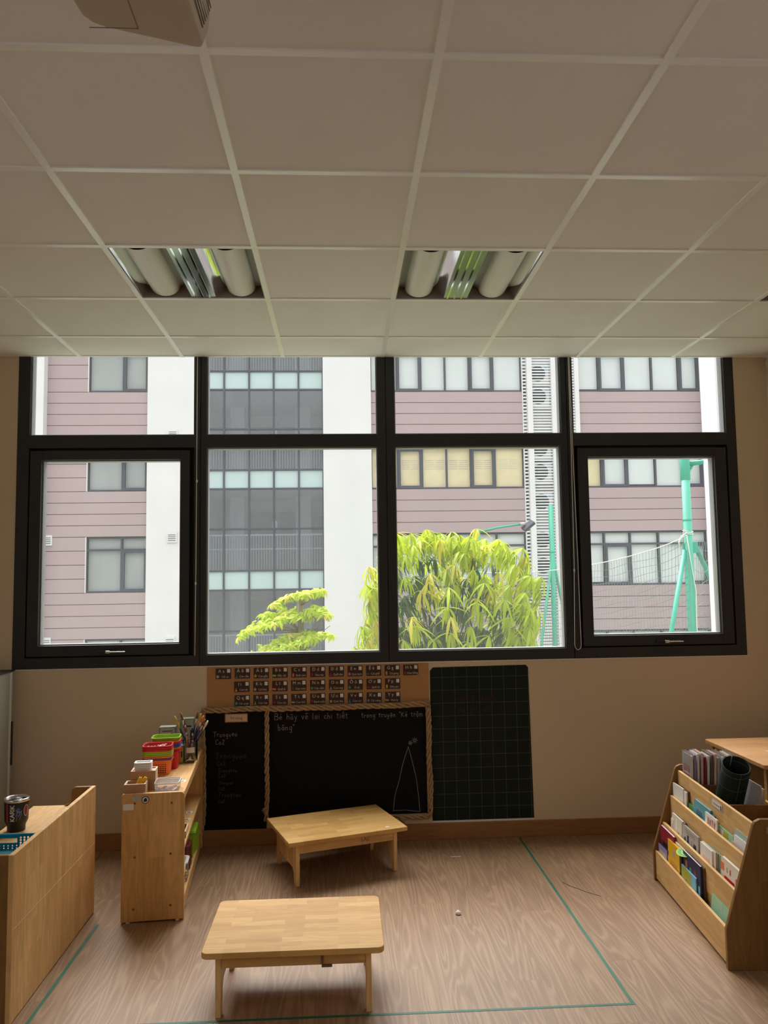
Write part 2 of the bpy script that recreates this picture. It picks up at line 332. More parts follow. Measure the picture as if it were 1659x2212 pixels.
def empty(name, loc=(0, 0, 0), rz=0, rot=None):
    o = bpy.data.objects.new(name, None); C.objects.link(o); o.location = loc; o.rotation_euler = rot or (0, 0, rz); o.empty_display_size = .05; return o
def tag(o, label, cat, group=None, kind=None):
    if label: o['label'] = label
    if cat: o['category'] = cat
    if group: o['group'] = group
    if kind: o['kind'] = kind
    return o
def struct(o): o['kind'] = 'structure'; return o
def inst(name, me, parent, loc=(0, 0, 0), rot=(0, 0, 0), scale=None):
    o = bpy.data.objects.new(name, me); C.objects.link(o); o.parent = parent; o.location = loc; o.rotation_euler = rot
    if scale: o.scale = scale
    return o
def text(name, body, size, mat, parent, loc, rot, align='CENTER', ext=0.0, sx=1.0):
    cu = bpy.data.curves.new(name, 'FONT'); cu.body = body; cu.size = size; cu.align_x = align; cu.align_y = 'BOTTOM_BASELINE'
    cu.resolution_u = 2; cu.extrude = ext; cu.materials.append(M[mat] if isinstance(mat, str) else mat)
    o = bpy.data.objects.new(name, cu); C.objects.link(o); o.parent = parent; o.location = loc; o.rotation_euler = rot; o.scale = (sx, 1, 1); return o
FACE = (PI / 2, 0, 0)      # text facing the camera on the window wall

# ================================================================ room shell
# floor planks
fl = struct(empty('floor'))
box(XL - .1, XR + .1, YB - .1, W + .05, -.12, -.006).build('subfloor', 'dark', fl)
pm = box(0, .1497, 0, .9197, -.006, 0).mesh('plank', M['plank'])
k = 0
for i in range(-19, 18):
    x = .15 * i
    if x < XL - .15 or x > XR: continue
    off = [.655, .43, .12, .81, .31, .0][i % 6] if i != 6 else .0
    y = -0.9 + off
    pl = []
    while y < W:
        y1 = min(y + .9197, W)
        if y1 - y > .03: pl.append((y, y1))
        y += .92
    for (a, b_) in pl:
        if b_ < 1.3: continue
        me = pm if b_ - a > .91 else box(0, .1497, 0, b_ - a, -.006, 0).mesh('plank', M['plank'])
        inst('plank', me, fl, (x, a, 0))
box(XL, XR, YB, 1.3, -.006, -.0005).build('rear_boards', 'plank', fl)
# walls
wl = MB()
wx0, wx1, wz0, wz1 = -1.893, 2.449, 1.020, 3.10
for b4 in ((XL - .2, wx0, 0, 3.4), (wx1, XR + .2, 0, 3.4), (wx0, wx1, -.15, wz0), (wx0, wx1, wz1, 3.4)):
    wl.box(b4[0], b4[1], W, W + .2, b4[2], b4[3])
struct(wl.build('wall_far', 'wall'))
# left wall with an unseen window opening added behind the camera for fill daylight
wlf = MB(); LW = (-2.3, 1.75, .95, 2.85)
for b4 in ((YB, LW[0], -.15, 3.4), (LW[1], W, -.15, 3.4), (LW[0], LW[1], -.15, LW[2]), (LW[0], LW[1], LW[3], 3.4)): wlf.box(XL - .2, XL, b4[0], b4[1], b4[2], b4[3])
struct(wlf.build('wall_left', 'wall'))
wrt = MB()  # right wall gets the same unseen opening for more fill daylight
for b4 in ((YB, LW[0], -.15, 3.4), (LW[1], W, -.15, 3.4), (LW[0], LW[1], -.15, LW[2]), (LW[0], LW[1], LW[3], 3.4)): wrt.box(XR, XR + .2, b4[0], b4[1], b4[2], b4[3])
struct(wrt.build('wall_right', 'wall'))
struct(box(XL - .2, XR + .2, YB - .2, YB, -.15, 3.4).build('wall_back', 'backwall'))
# baseboards
struct(box(XL, XR, W - .013, W, .0, .092).build('baseboard_far', 'base', bevel=.003))
struct(box(XL, XL + .013, YB, W - .013, .0, .092).build('baseboard_left', 'base', bevel=.003))
struct(box(XR - .013, XR, YB, W - .013, .0, .092).build('baseboard_right', 'base', bevel=.003))
struct(box(wx0 - .01, wx1 + .01, W - .004, W + .02, 1.0155, 1.0205).build('trim_1', 'white'))
# ceiling: lay-in tiles in a metal grid
ce = struct(empty('ceiling'))
box(XL - .2, XR + .2, YB - .2, W + .2, 3.12, 3.2).build('slab', 'dark', ce)
gx = [-.336 + .6 * i for i in range(-4, 6)]; gy = [4.3276 - .6 * j for j in range(0, 12)]
LIGHTS = {(-.936, 3.1276), (.264, 3.1276), (2.064, 3.1276), (-.936, .7276), (.264, .7276)}
BW = .012
tm = box(BW - .004, .6 - BW + .004, BW + .003, .6 - BW + .004, H + .002, H + .014).mesh('ceiling_tile', M['tile'])
ys = [W + .0] + gy
for xi in range(-1, len(gx)):
    x0 = gx[xi] if xi >= 0 else gx[0] - .6
    for j, y1 in enumerate(ys[:-1]):
        y0 = ys[j + 1]
        if y0 < YB: continue
        if any(abs(x0 - a) < .01 and abs(y0 - b) < .01 for a, b in LIGHTS): continue
        xa, xb = max(x0, XL), min(x0 + .6, XR)
        if xb - xa < .05: continue
        if xb - xa > .59 and abs(y1 - y0 - .6) < .01: inst('ceiling_tile', tm, ce, (x0, y0, 0), (0, 0, 0))
        else: box(xa + BW - .004, xb - BW + .004, y0 + BW + .003, y1 - (BW - .004 if j else .001), H + .002, H + .014).build('ceiling_tile', 'tile', ce)
for x in gx:
    MB().box(x - BW, x + BW, YB, W - .001, H - .0035, H + .002).box(x - .002, x + .002, YB, W, H + .002, H + .05).build('runner_bar', 'bar', ce)
for y in gy:
    if y < YB: continue
    MB().box(XL, XR, y - BW, y + BW, H - .003, H + .0022).box(XL, XR, y - .002, y + .002, H + .0022, H + .05).build('cross_bar', 'bar', ce)
box(XL, XR, W - .018, W - .0005, H - .002, H + .003).build('edge_angle', 'bar', ce)

# recessed lamps
def lamp(x, y, label, first=[None]):
    if first[0] is None:
        r = empty('ceiling_lamp', (x, y, H)); first[0] = r
        a, b = .014, .586
        hz = .052
        h = MB().box(a, b, a, b, .10, .104)
        for q in ((a, a + .002, a, b), (b - .002, b, a, b)): h.box(q[0], q[1], q[2], q[3], .0, .10)
        h.build('housing', 'lampend', r)
        MB().box(a, b, a, a + .003, .001, .10).build('end_plate', 'lampend', r); MB().box(a, b, b - .003, b, .001, .10).build('end_plate', 'lampend', r)
        def sheet(prof, name, mt, y0=a + .003, y1=b - .003, smooth=True):
            m_ = MB(); n = len(prof)
            vs = [(p[0], y0, p[1]) for p in prof] + [(p[0], y1, p[1]) for p in prof]
            m_.add(vs, [(i, i + 1, n + i + 1, n + i) for i in range(n - 1)]); return m_.build(name, mt, r, smooth)
        def curve(p0, p1, sag, n=6):
            return [(p0[0] + (p1[0] - p0[0]) * t / n, p0[1] + (p1[1] - p0[1]) * t / n + sag * math.sin(PI * t / n)) for t in range(n + 1)]
        t = [.055, .19, .41, .545]
        for u in ((t[0], t[1]), (t[2], t[3])):
            c = (u[0] + u[1]) / 2; hw = (u[1] - u[0]) / 2
            sheet([(c - hw * math.cos(PI * k / 16), hz - (hz - .003) * math.sin(PI * k / 16)) for k in range(17)], 'diffuser', 'opal', a + .03, b - .012)
        for p0, p1 in (((a + .002, .001), (t[0], hz)), ((t[1], hz), (.243, .002)), ((.357, .002), (t[2], hz)), ((t[3], hz), (b - .002, .001))):
            sheet(curve(p0, p1, .006), 'reflector', 'mirror')
        sheet([(.243, .002), (.357, .002)], 'centre_strip', 'mirrord', smooth=False)
        for gxx in (.262, .295, .328):
            box(gxx - .004, gxx + .004, a + .003, b - .003, -.0005, .0018).build('groove', 'mirror', r)
    else:
        s = first[0]; r = s.copy(); C.objects.link(r); r.location = (x, y, H)
        for ch in list(s.children):
            c = ch.copy(); C.objects.link(c); c.parent = r
    tag(r, label, 'ceiling light', 'recessed ceiling lamps'); return r
lamp(-.936, 3.1276, 'unlit recessed ceiling lamp, left one of the two fully seen')
lamp(.264, 3.1276, 'unlit recessed ceiling lamp over the middle of the window, its mirror strip greenish')
lamp(2.064, 3.1276, 'unlit recessed ceiling lamp cut by the right edge of the picture')

# ================================================================ window
win = struct(empty('window_1'))
F0, F1 = W - .004, W + .066
fr = MB()
def bar(x0, x1, z0, z1, y0=F0, y1=F1): fr.box(x0, x1, y0, y1, z0, z1)
ZT = 3.05
for x0, x1 in ((-1.891, -1.822), (-.862, -.828), (-.824, -.790), (.228, .278), (.2815, .332), (1.354, 1.388), (1.392, 1.428), (2.386, 2.447)): bar(x0, x1, 1.021, ZT)
fr.build('post', 'frame', win)
fr = MB()
for x0, x1 in ((-1.822, -.862), (-.79, .228), (.332, 1.354), (1.428, 2.386)):
    bar(x0, x1, 2.305, 2.380); bar(x0, x1, 1.021, 1.083); bar(x0, x1, 2.99, ZT)
fr.build('rail', 'frame', win)
MB().box(-.828, -.824, W + .01, F1, 1.021, ZT).box(.278, .2815, W + .01, F1, 1.021, ZT).box(1.388, 1.392, W + .01, F1, 1.021, ZT).build('joint', 'dark', win)
def bead(x0, x1, z0, z1, y=W + .012, w=.007):
    """slim grey glazing bead around a pane"""
    return MB().box(x0, x0 + w, y, F1, z0, z1).box(x1 - w, x1, y, F1, z0, z1).box(x0 + w, x1 - w, y, F1, z0, z0 + w).box(x0 + w, x1 - w, y, F1, z1 - w, z1)
for x0, x1, z0, z1 in ((-1.822, -.862, 2.380, 2.99), (-.79, .228, 2.380, 2.99), (.332, 1.354, 2.380, 2.99), (1.428, 2.386, 2.380, 2.99), (-.79, .228, 1.083, 2.305), (.332, 1.342, 1.083, 2.305)):
    bead(x0, x1, z0, z1).build('glazing_bead', 'frame_in', win)
    box(x0 + .005, x1 - .005, W + .038, W + .042, z0 + .005, z1 - .005).build('pane', 'pane', win)
box(1.342, 1.354, F0, F1, 1.083, 2.305).build('packer', 'frame', win)
for x0, x1, hx in ((-1.812, -.888, -1.328), (1.444, 2.372, 1.958)):
    s = empty('sash'); s.parent = win
    a, b, c, d = x0 + .065, x1 - .053 if x0 < 0 else x1 - .072, 1.153, 2.234
    fr = MB()
    y0 = W - .012
    fr.box(x0, a, y0, F1 - .01, 1.092, 2.288).box(b, x1, y0, F1 - .01, 1.092, 2.288).box(a, b, y0, F1 - .01, 1.092, c).box(a, b, y0, F1 - .01, d, 2.288)
    fr.build('sash_frame', 'frame', s, bevel=.002)
    # frame gap filler behind the sash
    MB().box(x0 - .02, x0 + .02, W + .03, F1, 1.07, 2.31).box(x1 - .02, x1 + .03, W + .03, F1, 1.07, 2.31).box(x0, x1, W + .03, F1, 1.07, 1.10).box(x0, x1, W + .03, F1, 2.28, 2.31).build('gasket', 'dark', s)
    bead(a, b, c, d).build('glazing_bead', 'frame_in', s)
    box(a + .005, b - .005, W + .038, W + .042, c + .005, d - .005).build('pane', 'pane', s)
    h = MB().box(hx - .075, hx + .075, W - .030, y0, 1.105, 1.121).build('handle_plate', 'black', s)
    MB().box(hx - .02, hx + .085, W - .042, W - .030, 1.110, 1.117).box(hx - .028, hx - .002, W - .040, W - .0299, 1.106, 1.121).build('handle', 'chrome', s, bevel=.002)

# blind cords hanging from the roller above the ceiling line
def cord(pts, label, beads=()):
    r = empty('blind_cord', tuple(pts[0]))
    p0 = Vector(pts[0])
    q = []
    n = len(pts)
    m_ = MB().tube([Vector(p) - p0 for p in pts], .0022, 6); m_.build('string', 'cord', r, True)
    for b in beads:
        c = Vector(b) - p0
        MB().lathe([(.0, -.010), (.0045, -.007), (.0045, .007), (0, .010)], 8).xf(Matrix.Translation(c)).build('bead', 'white', r, True)
    return tag(r, label, 'cord', 'pull cords of the roller blinds')
yc = W - .03
cord([(-.842, yc, H - .004), (-.843, yc, 2.2), (-.845, yc, 1.6), (-.848, yc, 1.083)], 'thin white blind cord hanging straight before the post between the first two panes', [(-.842, yc, 2.10), (-.846, yc, 1.50)])
lp = [(1.402, yc, H - .004), (1.402, yc, 2.3), (1.397, yc, 1.6), (1.386, yc, 1.2)] + [(1.4035 - .0195 * math.cos(a * PI / 8), yc, 1.105 - .03 * math.sin(a * PI / 8)) for a in range(0, 9)] + [(1.422, yc, 1.2), (1.420, yc, 1.6), (1.411, yc, 2.3), (1.408, yc, H - .004)]
cord(lp, 'looped white blind cord hanging before the post beside the narrow opening window', [(1.396, yc, 1.545)])
rb = empty('roller_blind', (2.655, 4.0, 2.80))
MB().tube([(0, -.55, 0), (0, .66, 0)], .033, 16).build('roller', 'cream', rb, True)
box(-.01, .045, .66, .675, -.045, .05).build('bracket', 'white', rb)
MB().tube([(-.01, .69, 0), (-.01, .69, -1.3)], .0022, 6).build('string', 'cord', rb)
tag(rb, 'rolled blind with a thin cord at the top of the side wall by the corner', 'blind')

w2 = struct(empty('added_window_left')); f2 = MB()  # unseen left window, added behind the camera to brighten the room
for y in (LW[0], LW[0] + 1.0, LW[0] + 2.0, LW[0] + 3.0, LW[1] - .06): f2.box(XL - .066, XL + .004, y, y + .06, LW[2], LW[3])
for z in (LW[2], 2.28, LW[3] - .06): f2.box(XL - .06, XL, LW[0], LW[1], z, z + .06)
f2.build('frame', 'frame', w2)
box(XL - .039, XL - .035, LW[0], LW[1], LW[2], LW[3]).build('pane', 'pane', w2)
w3 = struct(empty('added_window_right')); f2.v = [(v[0] + XR - XL, v[1], v[2]) for v in f2.v]; f2.build('frame', 'frame', w3)  # its unseen twin, added in the right wall for fill
box(XR + .005, XR + .009, LW[0], LW[1], LW[2], LW[3]).build('pane', 'pane', w3)

# ================================================================ wall displays
# brown paper banner with alphabet cards
pb = empty('paper_banner', (0, W - .0015, 0))
box(-.783, .512, -.001, .001, .757, 1.0125).build('sheet', 'paper', pb)
tag(pb, 'wide brown paper sheet under the window, behind the alphabet cards', 'paper')
words = [('A a', 'Cái ca', 'grey'), ('Ă ă', 'Con rắn', 'green'), ('Â â', 'Con gấu', 'gold'), ('B b', 'Bắp cải', 'lime'), ('C c', 'Quả cam', 'orange'), ('D d', 'Dâu tây', 'redbook'),
         ('Đ đ', 'Quả đào', 'red'), ('E e', 'Que kem', 'pink'), ('Ê ê', 'Cái ghế', 'brown'), ('G g', 'Củ gừng', 'gold'), ('H h', 'Hoa hồng', 'redbook'),
         ('I i', 'Con vịt', 'yellow'), ('K k', 'Cái kéo', 'grey'), ('L l', 'Quả lê', 'orange'), ('M m', 'Con mèo', 'brown'), ('N n', 'Cây nấm', 'green'), ('O o', 'Con ong', 'gold'),
         ('Ô ô', 'Ô tô', 'green'), ('Ơ ơ', 'Quả ớt', 'redbook'), ('P p', 'Đèn pin', 'yellow'),
         ('Q q', 'Cái quạt', 'tealbook'), ('R r', 'Con rùa', 'lime'), ('S s', 'Con sóc', 'redbook'), ('T t', 'Con thỏ', 'grey'), ('U u', 'Bạch tuộc', 'redbook'), ('Ư ư', 'Quả dừa', 'gold'),
         ('V v', 'Con voi', 'tealbook'), ('X x', 'Cái xẻng', 'tealbook'), ('Y y', 'Hoa ly', 'gold')]
rowspec = [(-.735, .1093, .9405, 11), (-.6285, .1098, .8635, 9), (-.6275, .10965, .7855, 9)]
def rrect(x0, x1, z0, z1, r, n=3):
    p = []
    for cx, cz, a0 in ((x1 - r, z1 - r, 0), (x0 + r, z1 - r, 90), (x0 + r, z0 + r, 180), (x1 - r, z0 + r, 270)):
        for k in range(n + 1):
            a = math.radians(a0 + 90 * k / n); p.append((cx + r * math.cos(a), cz + r * math.sin(a)))
    return p
card_me = MB().prism(rrect(.0, .0955, .0, .0675, .005), 'y', -.0012, .0006).mesh('card_border', M['cardedge'])
card_in = MB().prism(rrect(.0025, .093, .0025, .065, .004), 'y', -.0018, -.0004).mesh('card', M['card'])
box_me = box(.069, .087, -.0022, -.0017, .039, .060).mesh('writing_box', M['paperwhite'])
def picture(i, colname):
    """small printed picture: a simple fruit, animal or thing shape"""
    m_ = MB(); cx, cz = .014, .0165
    kind = i % 5
    if kind == 0: m_.prism(rrect(cx - .006, cx + .006, cz - .008, cz + .008, .003), 'y', -.0022, -.0017); m_.prism(rrect(cx + .005, cx + .009, cz - .004, cz + .004, .0015), 'y', -.0022, -.0017)
    elif kind == 1: m_.prism([(cx - .009, cz - .009), (cx + .009, cz - .009), (cx + .003, cz - .001), (cx + .002, cz + .009), (cx - .002, cz + .009), (cx - .001, cz)], 'y', -.0022, -.0017)
    elif kind == 2:
        m_.prism([(cx + .008 * math.cos(k * PI / 5), cz + .008 * math.sin(k * PI / 5)) for k in range(10)], 'y', -.0022, -.0017); m_.box(cx - .001, cx + .001, -.0022, -.0017, cz + .008, cz + .012)
    elif kind == 3:
        m_.prism([(cx - .004 + .006 * math.cos(k * PI / 5), cz + .006 * math.sin(k * PI / 5)) for k in range(10)], 'y', -.0022, -.0017)
        m_.prism([(cx + .005 + .006 * math.cos(k * PI / 5), cz - .001 + .006 * math.sin(k * PI / 5)) for k in range(10)], 'y', -.00225, -.0017)
    else: m_.prism(rrect(cx - .005, cx + .005, cz - .009, cz + .003, .003), 'y', -.0022, -.0017); m_.prism([(cx + .0055 * math.cos(k * PI / 4), cz + .007 + .0055 * math.sin(k * PI / 4)) for k in range(8)], 'y', -.0022, -.0017)
    return m_.mesh('picture', M[colname])
q = 0
for (x0, dx, z0, n) in rowspec:
    for i in range(n):
        ltr, wd, colname = words[q]
        r = empty('alphabet_card', (x0 + dx * i, W - .0046, z0), rot=(0, rnd.uniform(-.012, .012), 0))
        inst('card_border', card_me, r); inst('print', card_in, r); inst('writing_box', box_me, r); inst('picture', picture(q, colname), r)
        fx = lambda s_: s_.replace('Đ', 'D').replace('đ', 'd').replace('Ơ', 'O').replace('ơ', 'o').replace('ớ', 'ó').replace('Ư', 'U').replace('ư', 'u').replace('ừ', 'ù')
        text('letters', fx(ltr), .0265, 'lettering', r, (.036, -.0024, .040), FACE)
        text('word', fx(wd), .0172, 'lettering', r, (.0575, -.0024, .0105), FACE, sx=.92)
        def hook(px_, pz_, k): return MB().ribbon([(px_ - .0012 * k, 0, pz_), (px_ + .0008 * k, 0, pz_ + .0006 * k), (px_ + .0014 * k, 0, pz_ + .0030 * k)], .0014 * k, (0, 1, 0))
        marks = None
        if ltr[0] == 'Đ': marks = MB().ribbon([(.0205, 0, .0495), (.0262, 0, .0495)], .0020, (0, 1, 0)).ribbon([(.0470, 0, .0553), (.0520, 0, .0553)], .0018, (0, 1, 0)).ribbon([(.0520, 0, .0222), (.0555, 0, .0222)], .0013, (0, 1, 0))
        elif ltr[0] == 'Ơ': marks = hook(.0345, .0560, 1.2); marks.add(*(lambda h: (h.v, h.f))(hook(.0535, .0515, 1.1))); marks.add(*(lambda h: (h.v, h.f))(hook(.0708, .0185, .8)))
        elif ltr[0] == 'Ư': marks = hook(.0345, .0570, 1.2); marks.add(*(lambda h: (h.v, h.f))(hook(.0535, .0515, 1.1))); marks.add(*(lambda h: (h.v, h.f))(hook(.0663, .0185, .8)))
        elif ltr[0] == 'P': marks = MB().ribbon([(.0310, 0, .0167), (.0350, 0, .0167)], .0014, (0, 1, 0))
        if marks: marks.build('letter_marks', 'lettering', r, loc=(0, -.0026, 0))['kind'] = 'stuff'
        L = ltr.split()
        tag(r, 'dark alphabet card "%s" with the word %s under the window' % (ltr, wd), 'card', 'alphabet cards on the brown paper'); q += 1

# ---- stroke letters for chalk writing
G = {
 'B': (.62, [[(0, 0), (.02, 1), (.35, .98), (.5, .8), (.38, .58), (.05, .52), (.42, .5), (.6, .28), (.42, .02), (0, 0)]]),
 'T': (.62, [[(0, .98), (.66, 1)], [(.3, 1), (.28, 0)]]), 'C': (.6, [[(.55, .85), (.34, 1), (.08, .72), (.05, .3), (.25, .02), (.55, .12)]]),
 'K': (.62, [[(.05, 0), (.05, 1)], [(.55, .95), (.08, .5), (.58, 0)]]), 'A': (.6, [[(0, 0), (.3, 1), (.6, 0)], [(.1, .38), (.5, .38)]]),
 'e': (.5, [[(.06, .3), (.44, .32), (.38, .52), (.18, .56), (.04, .3), (.14, .04), (.42, .08)]]), 'a': (.5, [[(.4, .5), (.12, .52), (.03, .25), (.16, .02), (.38, .14), (.4, .52), (.44, 0)]]),
 'h': (.5, [[(.06, 0), (.06, 1)], [(.06, .36), (.26, .55), (.4, .42), (.42, 0)]]), 'y': (.5, [[(.04, .55), (.2, .1), (.26, .12)], [(.42, .55), (.2, -.35), (.02, -.38)]]),
 'v': (.45, [[(.03, .55), (.2, 0), (.4, .58)]]), 'l': (.25, [[(.08, 1), (.08, .08), (.16, 0)]]), 'i': (.2, [[(.08, .55), (.08, 0)], [(.08, .72), (.09, .76)]]),
 'c': (.42, [[(.38, .48), (.2, .56), (.04, .3), (.14, .02), (.4, .08)]]), 't': (.4, [[(.16, .85), (.16, .08), (.3, .02)], [(.0, .6), (.34, .62)]]),
 'r': (.38, [[(.06, .55), (.08, 0)], [(.08, .36), (.22, .56), (.34, .5)]]), 'o': (.5, [[(.24, .55), (.05, .35), (.1, .05), (.32, .02), (.43, .3), (.24, .55)]]),
 'n': (.5, [[(.06, .55), (.07, 0)], [(.07, .38), (.26, .56), (.38, .42), (.4, 0)]]), 'g': (.5, [[(.4, .5), (.14, .54), (.04, .28), (.16, .06), (.38, .2), (.42, .55), (.36, -.35), (.08, -.36)]]),
 'u': (.5, [[(.05, .55), (.08, .08), (.28, .02), (.4, .2)], [(.4, .55), (.43, 0)]]), 'm': (.7, [[(.05, .55), (.06, 0)], [(.06, .4), (.2, .56), (.3, .4), (.3, 0)], [(.3, .4), (.45, .56), (.58, .4), (.6, 0)]]),
 'b': (.5, [[(.06, 1), (.07, .02), (.3, 0), (.43, .25), (.3, .5), (.08, .42)]]), '2': (.5, [[(.04, .75), (.2, .95), (.4, .75), (.05, .02), (.45, .05)]]), '"': (.3, [[(.06, 1), (.03, .8)], [(.2, 1), (.17, .8)]]),
 'd': (.5, [[(.4, 1), (.42, 0)], [(.4, .4), (.2, .55), (.04, .28), (.18, .02), (.4, .15)]]), 'k': (.5, [[(.06, 1), (.06, 0)], [(.4, .55), (.08, .28), (.42, 0)]]), 'U': (.6, [[(.05, 1), (.08, .15), (.3, 0), (.5, .15), (.52, 1)]]), ' ': (.45, [])}
ACC = {'\u0301': [[(.2, .82), (.34, 1.0)]], '\u0300': [[(.12, 1.0), (.26, .82)]], '\u0303': [[(.06, .8), (.18, .92), (.3, .82), (.42, .95)]], '\u0323': [[(.22, -.16), (.24, -.2)]],
       '\u0302': [[(.08, .72), (.24, .9), (.4, .72)]], '\u0306': [[(.08, .88), (.24, .74), (.4, .88)]], '\u0309': [[(.2, 1.02), (.3, .96), (.24, .84)]]}
def strokes(s, x, z, size, wd, slant=0.0, jit=.02, seed=1):
    r = random.Random(seed); m_ = MB(); cx = x
    for ch in s:
        dc = unicodedata.normalize('NFD', ch); base = dc[0]
        adv, st = G.get(base, (.4, []))
        st = list(st); up = .18 if '\u0302' in dc[1:] and len(dc) > 2 else 0
        for a in dc[1:]:
            for ln in ACC.get(a, []): st.append([(u, v + (up if a in '\u0301\u0300\u0309' else 0)) for u, v in ln])
        dz = r.uniform(-jit, jit) * size; k = 1 + r.uniform(-.08, .08)
        for ln in st: m_.ribbon([(cx + (u * k + v * slant) * size, 0, z + dz + v * k * size) for u, v in ln], wd, (0, 1, 0))
        cx += (adv + .14) * size
    return m_
cb = empty('blackboard', (0, W, 0))
box(-.795, -.440, -.0024, -.0004, .085, .7575).build('narrow_panel', 'board', cb)
box(-.432, .490, -.0024, -.0004, .150, .7575).build('wide_panel', 'board', cb)
tag(cb, 'two-part black writing board low on the wall with chalk words and a drawing', 'blackboard')
def wline(s, x, z, size, wd=.0022, mat='chalk', seed=1, **k):
    o = strokes(s, x, z, size, wd, seed=seed, **k).build('chalk_writing', mat, cb); o.location.y = -.0030; o['kind'] = 'stuff'; return o
wline('Bé hãy vẽ lại chi tiết', -.392, .703, .0345, seed=1); 
wline('trong truyện "Kẻ trộm', .112, .704, .0285, seed=2)
wline('băng"', -.374, .643, .034, seed=3)
for tx in ((-.745, .614, .028, 'chalk'), (-.732, .488, .036, 'chalk_faint'), (-.716, .412, .022, 'chalk_faint'), (-.714, .345, .017, 'chalk_faint'), (-.714, .274, .026, 'chalk_faint')):
    wline('Trongveo', tx[0], tx[1], tx[2] * 1.0, mat=tx[3], wd=.002, seed=int(tx[1] * 100), jit=.12)
for tx in ((-.733, .570, .028, 'chalk'), (-.722, .452, .025, 'chalk_faint'), (-.716, .384, .022, 'chalk_faint'), (-.716, .312, .02, 'chalk_faint'), (-.714, .242, .018, 'chalk_faint')):
    wline('Co2', tx[0], tx[1], tx[2], mat=tx[3], wd=.002, seed=int(tx[1] * 100))
m_ = MB().ribbon([(.384, 0, .531), (.352, 0, .44), (.325, 0, .33), (.300, 0, .25), (.291, 0, .168)], .0022, (0, 1, 0)).ribbon([(.384, 0, .531), (.405, 0, .45), (.428, 0, .35), (.440, 0, .24), (.446, 0, .160)], .0022, (0, 1, 0))
m_.ribbon([(.291, 0, .170), (.36, 0, .171), (.446, 0, .160)], .0022, (0, 1, 0))
o = m_.build('chalk_drawing', 'chalk', cb); o.location.y = -.003
m_ = MB()
for k in range(8): a = k * PI / 4; m_.ribbon([(.422 + .006 * math.cos(a), 0, .566 + .006 * math.sin(a)), (.422 + .017 * math.cos(a), 0, .566 + .017 * math.sin(a))], .002, (0, 1, 0))
m_.ribbon([(.422 + .006 * math.cos(a * PI / 4), 0, .566 + .006 * math.sin(a * PI / 4)) for a in range(9)], .002, (0, 1, 0))
for k in range(5): a = k * 2 * PI / 5; m_.ribbon([(.396 + .006 * math.cos(a) + .005 * math.cos(b * PI / 3), 0, .552 + .006 * math.sin(a) + .005 * math.sin(b * PI / 3)) for b in range(7)], .0018, (0, 1, 0))
o = m_.build('chalk_flower', 'chalk', cb); o.location.y = -.003
lb = MB().box(-.679, -.548, -.0042, -.0028, .695, .744).build('title_label', 'paper', cb); box(-.674, -.553, -.0048, -.0042, .700, .739).build('title_card', 'boxwood_l', cb)
text('title_word', 'Từ vựng', .021, 'ink', cb, (-.6135, -.0052, .712), FACE)
# twisted paper rope around the board
def rope(pts, name, parent, r=.0105, twist=46, strands=3, seed=0):
    P = [Vector(p) for p in pts]; seg = []
    L = sum((b - a).length for a, b in zip(P[:-1], P[1:])); n = max(10, int(L / .008)); out = []
    # resample
    acc = [0]
    for a, b in zip(P[:-1], P[1:]): acc.append(acc[-1] + (b - a).length)
    rr = random.Random(seed)
    def at(s):
        for i in range(len(P) - 1):
            if s <= acc[i + 1] + 1e-9: t = (s - acc[i]) / max(1e-9, acc[i + 1] - acc[i]); return P[i].lerp(P[i + 1], t), (P[i + 1] - P[i]).normalized()
        return P[-1], (P[-1] - P[-2]).normalized()
    for sdx in range(strands):
        ln = []; rad = []
        for i in range(n + 1):
            s = L * i / n; p, d = at(s); u = Vector((0, 1, 0)); v = d.cross(u); a = s * twist + 2 * PI * sdx / strands + rr.uniform(-.2, .2)
            off = (u * math.cos(a) * .8 + v * math.sin(a)) * r * .66
            wob = Vector((math.sin(s * 23 + seed) * .002, 0, math.cos(s * 19 + seed) * .002))
            ln.append(p + off + wob); rad.append(r * rr.uniform(.40, .62))
        MB().tube(ln, rad, 6).build('strand', 'rope', parent, True)
rp = empty('paper_rope', (0, W - .026, 0))
rope([(-.806, 0, .768), (-.60, 0, .772), (-.43, 0, .771), (-.1, 0, .770), (.2, 0, .772), (.512, 0, .778)], 'top', rp, .0150, seed=1)
rope([(-.800, 0, .770), (-.797, 0, .6), (-.792, 0, .35), (-.795, 0, .13)], 'l', rp, .0115, seed=2)
rope([(-.432, 0, .79), (-.436, 0, .6), (-.434, 0, .4), (-.438, 0, .14)], 'm', rp, .0130, seed=3)
rope([(.505, 0, .772), (.503, 0, .5), (.508, 0, .3), (.506, 0, .155), (.486, 0, .137), (.34, 0, .137), (.1, 0, .136), (-.42, 0, .14)], 'r', rp, .0145, seed=4)
m_ = MB().tube([(-.432, 0, .215), (-.45, -.008, .205), (-.463, 0, .196)], [.008, .012, .006], 8).tube([(-.43, 0, .17), (-.445, -.006, .19), (-.455, 0, .185)], [.006, .01, .004], 8)
m_.build('knot', 'rope', rp, True)
m_ = MB().tube([(.33, 0, .137), (.345, -.004, .12), (.352, 0, .105)], [.012, .012, .004], 8)
m_.build('knot', 'rope', rp, True)
tag(rp, 'rope of twisted brown paper framing and dividing the blackboard', 'rope')
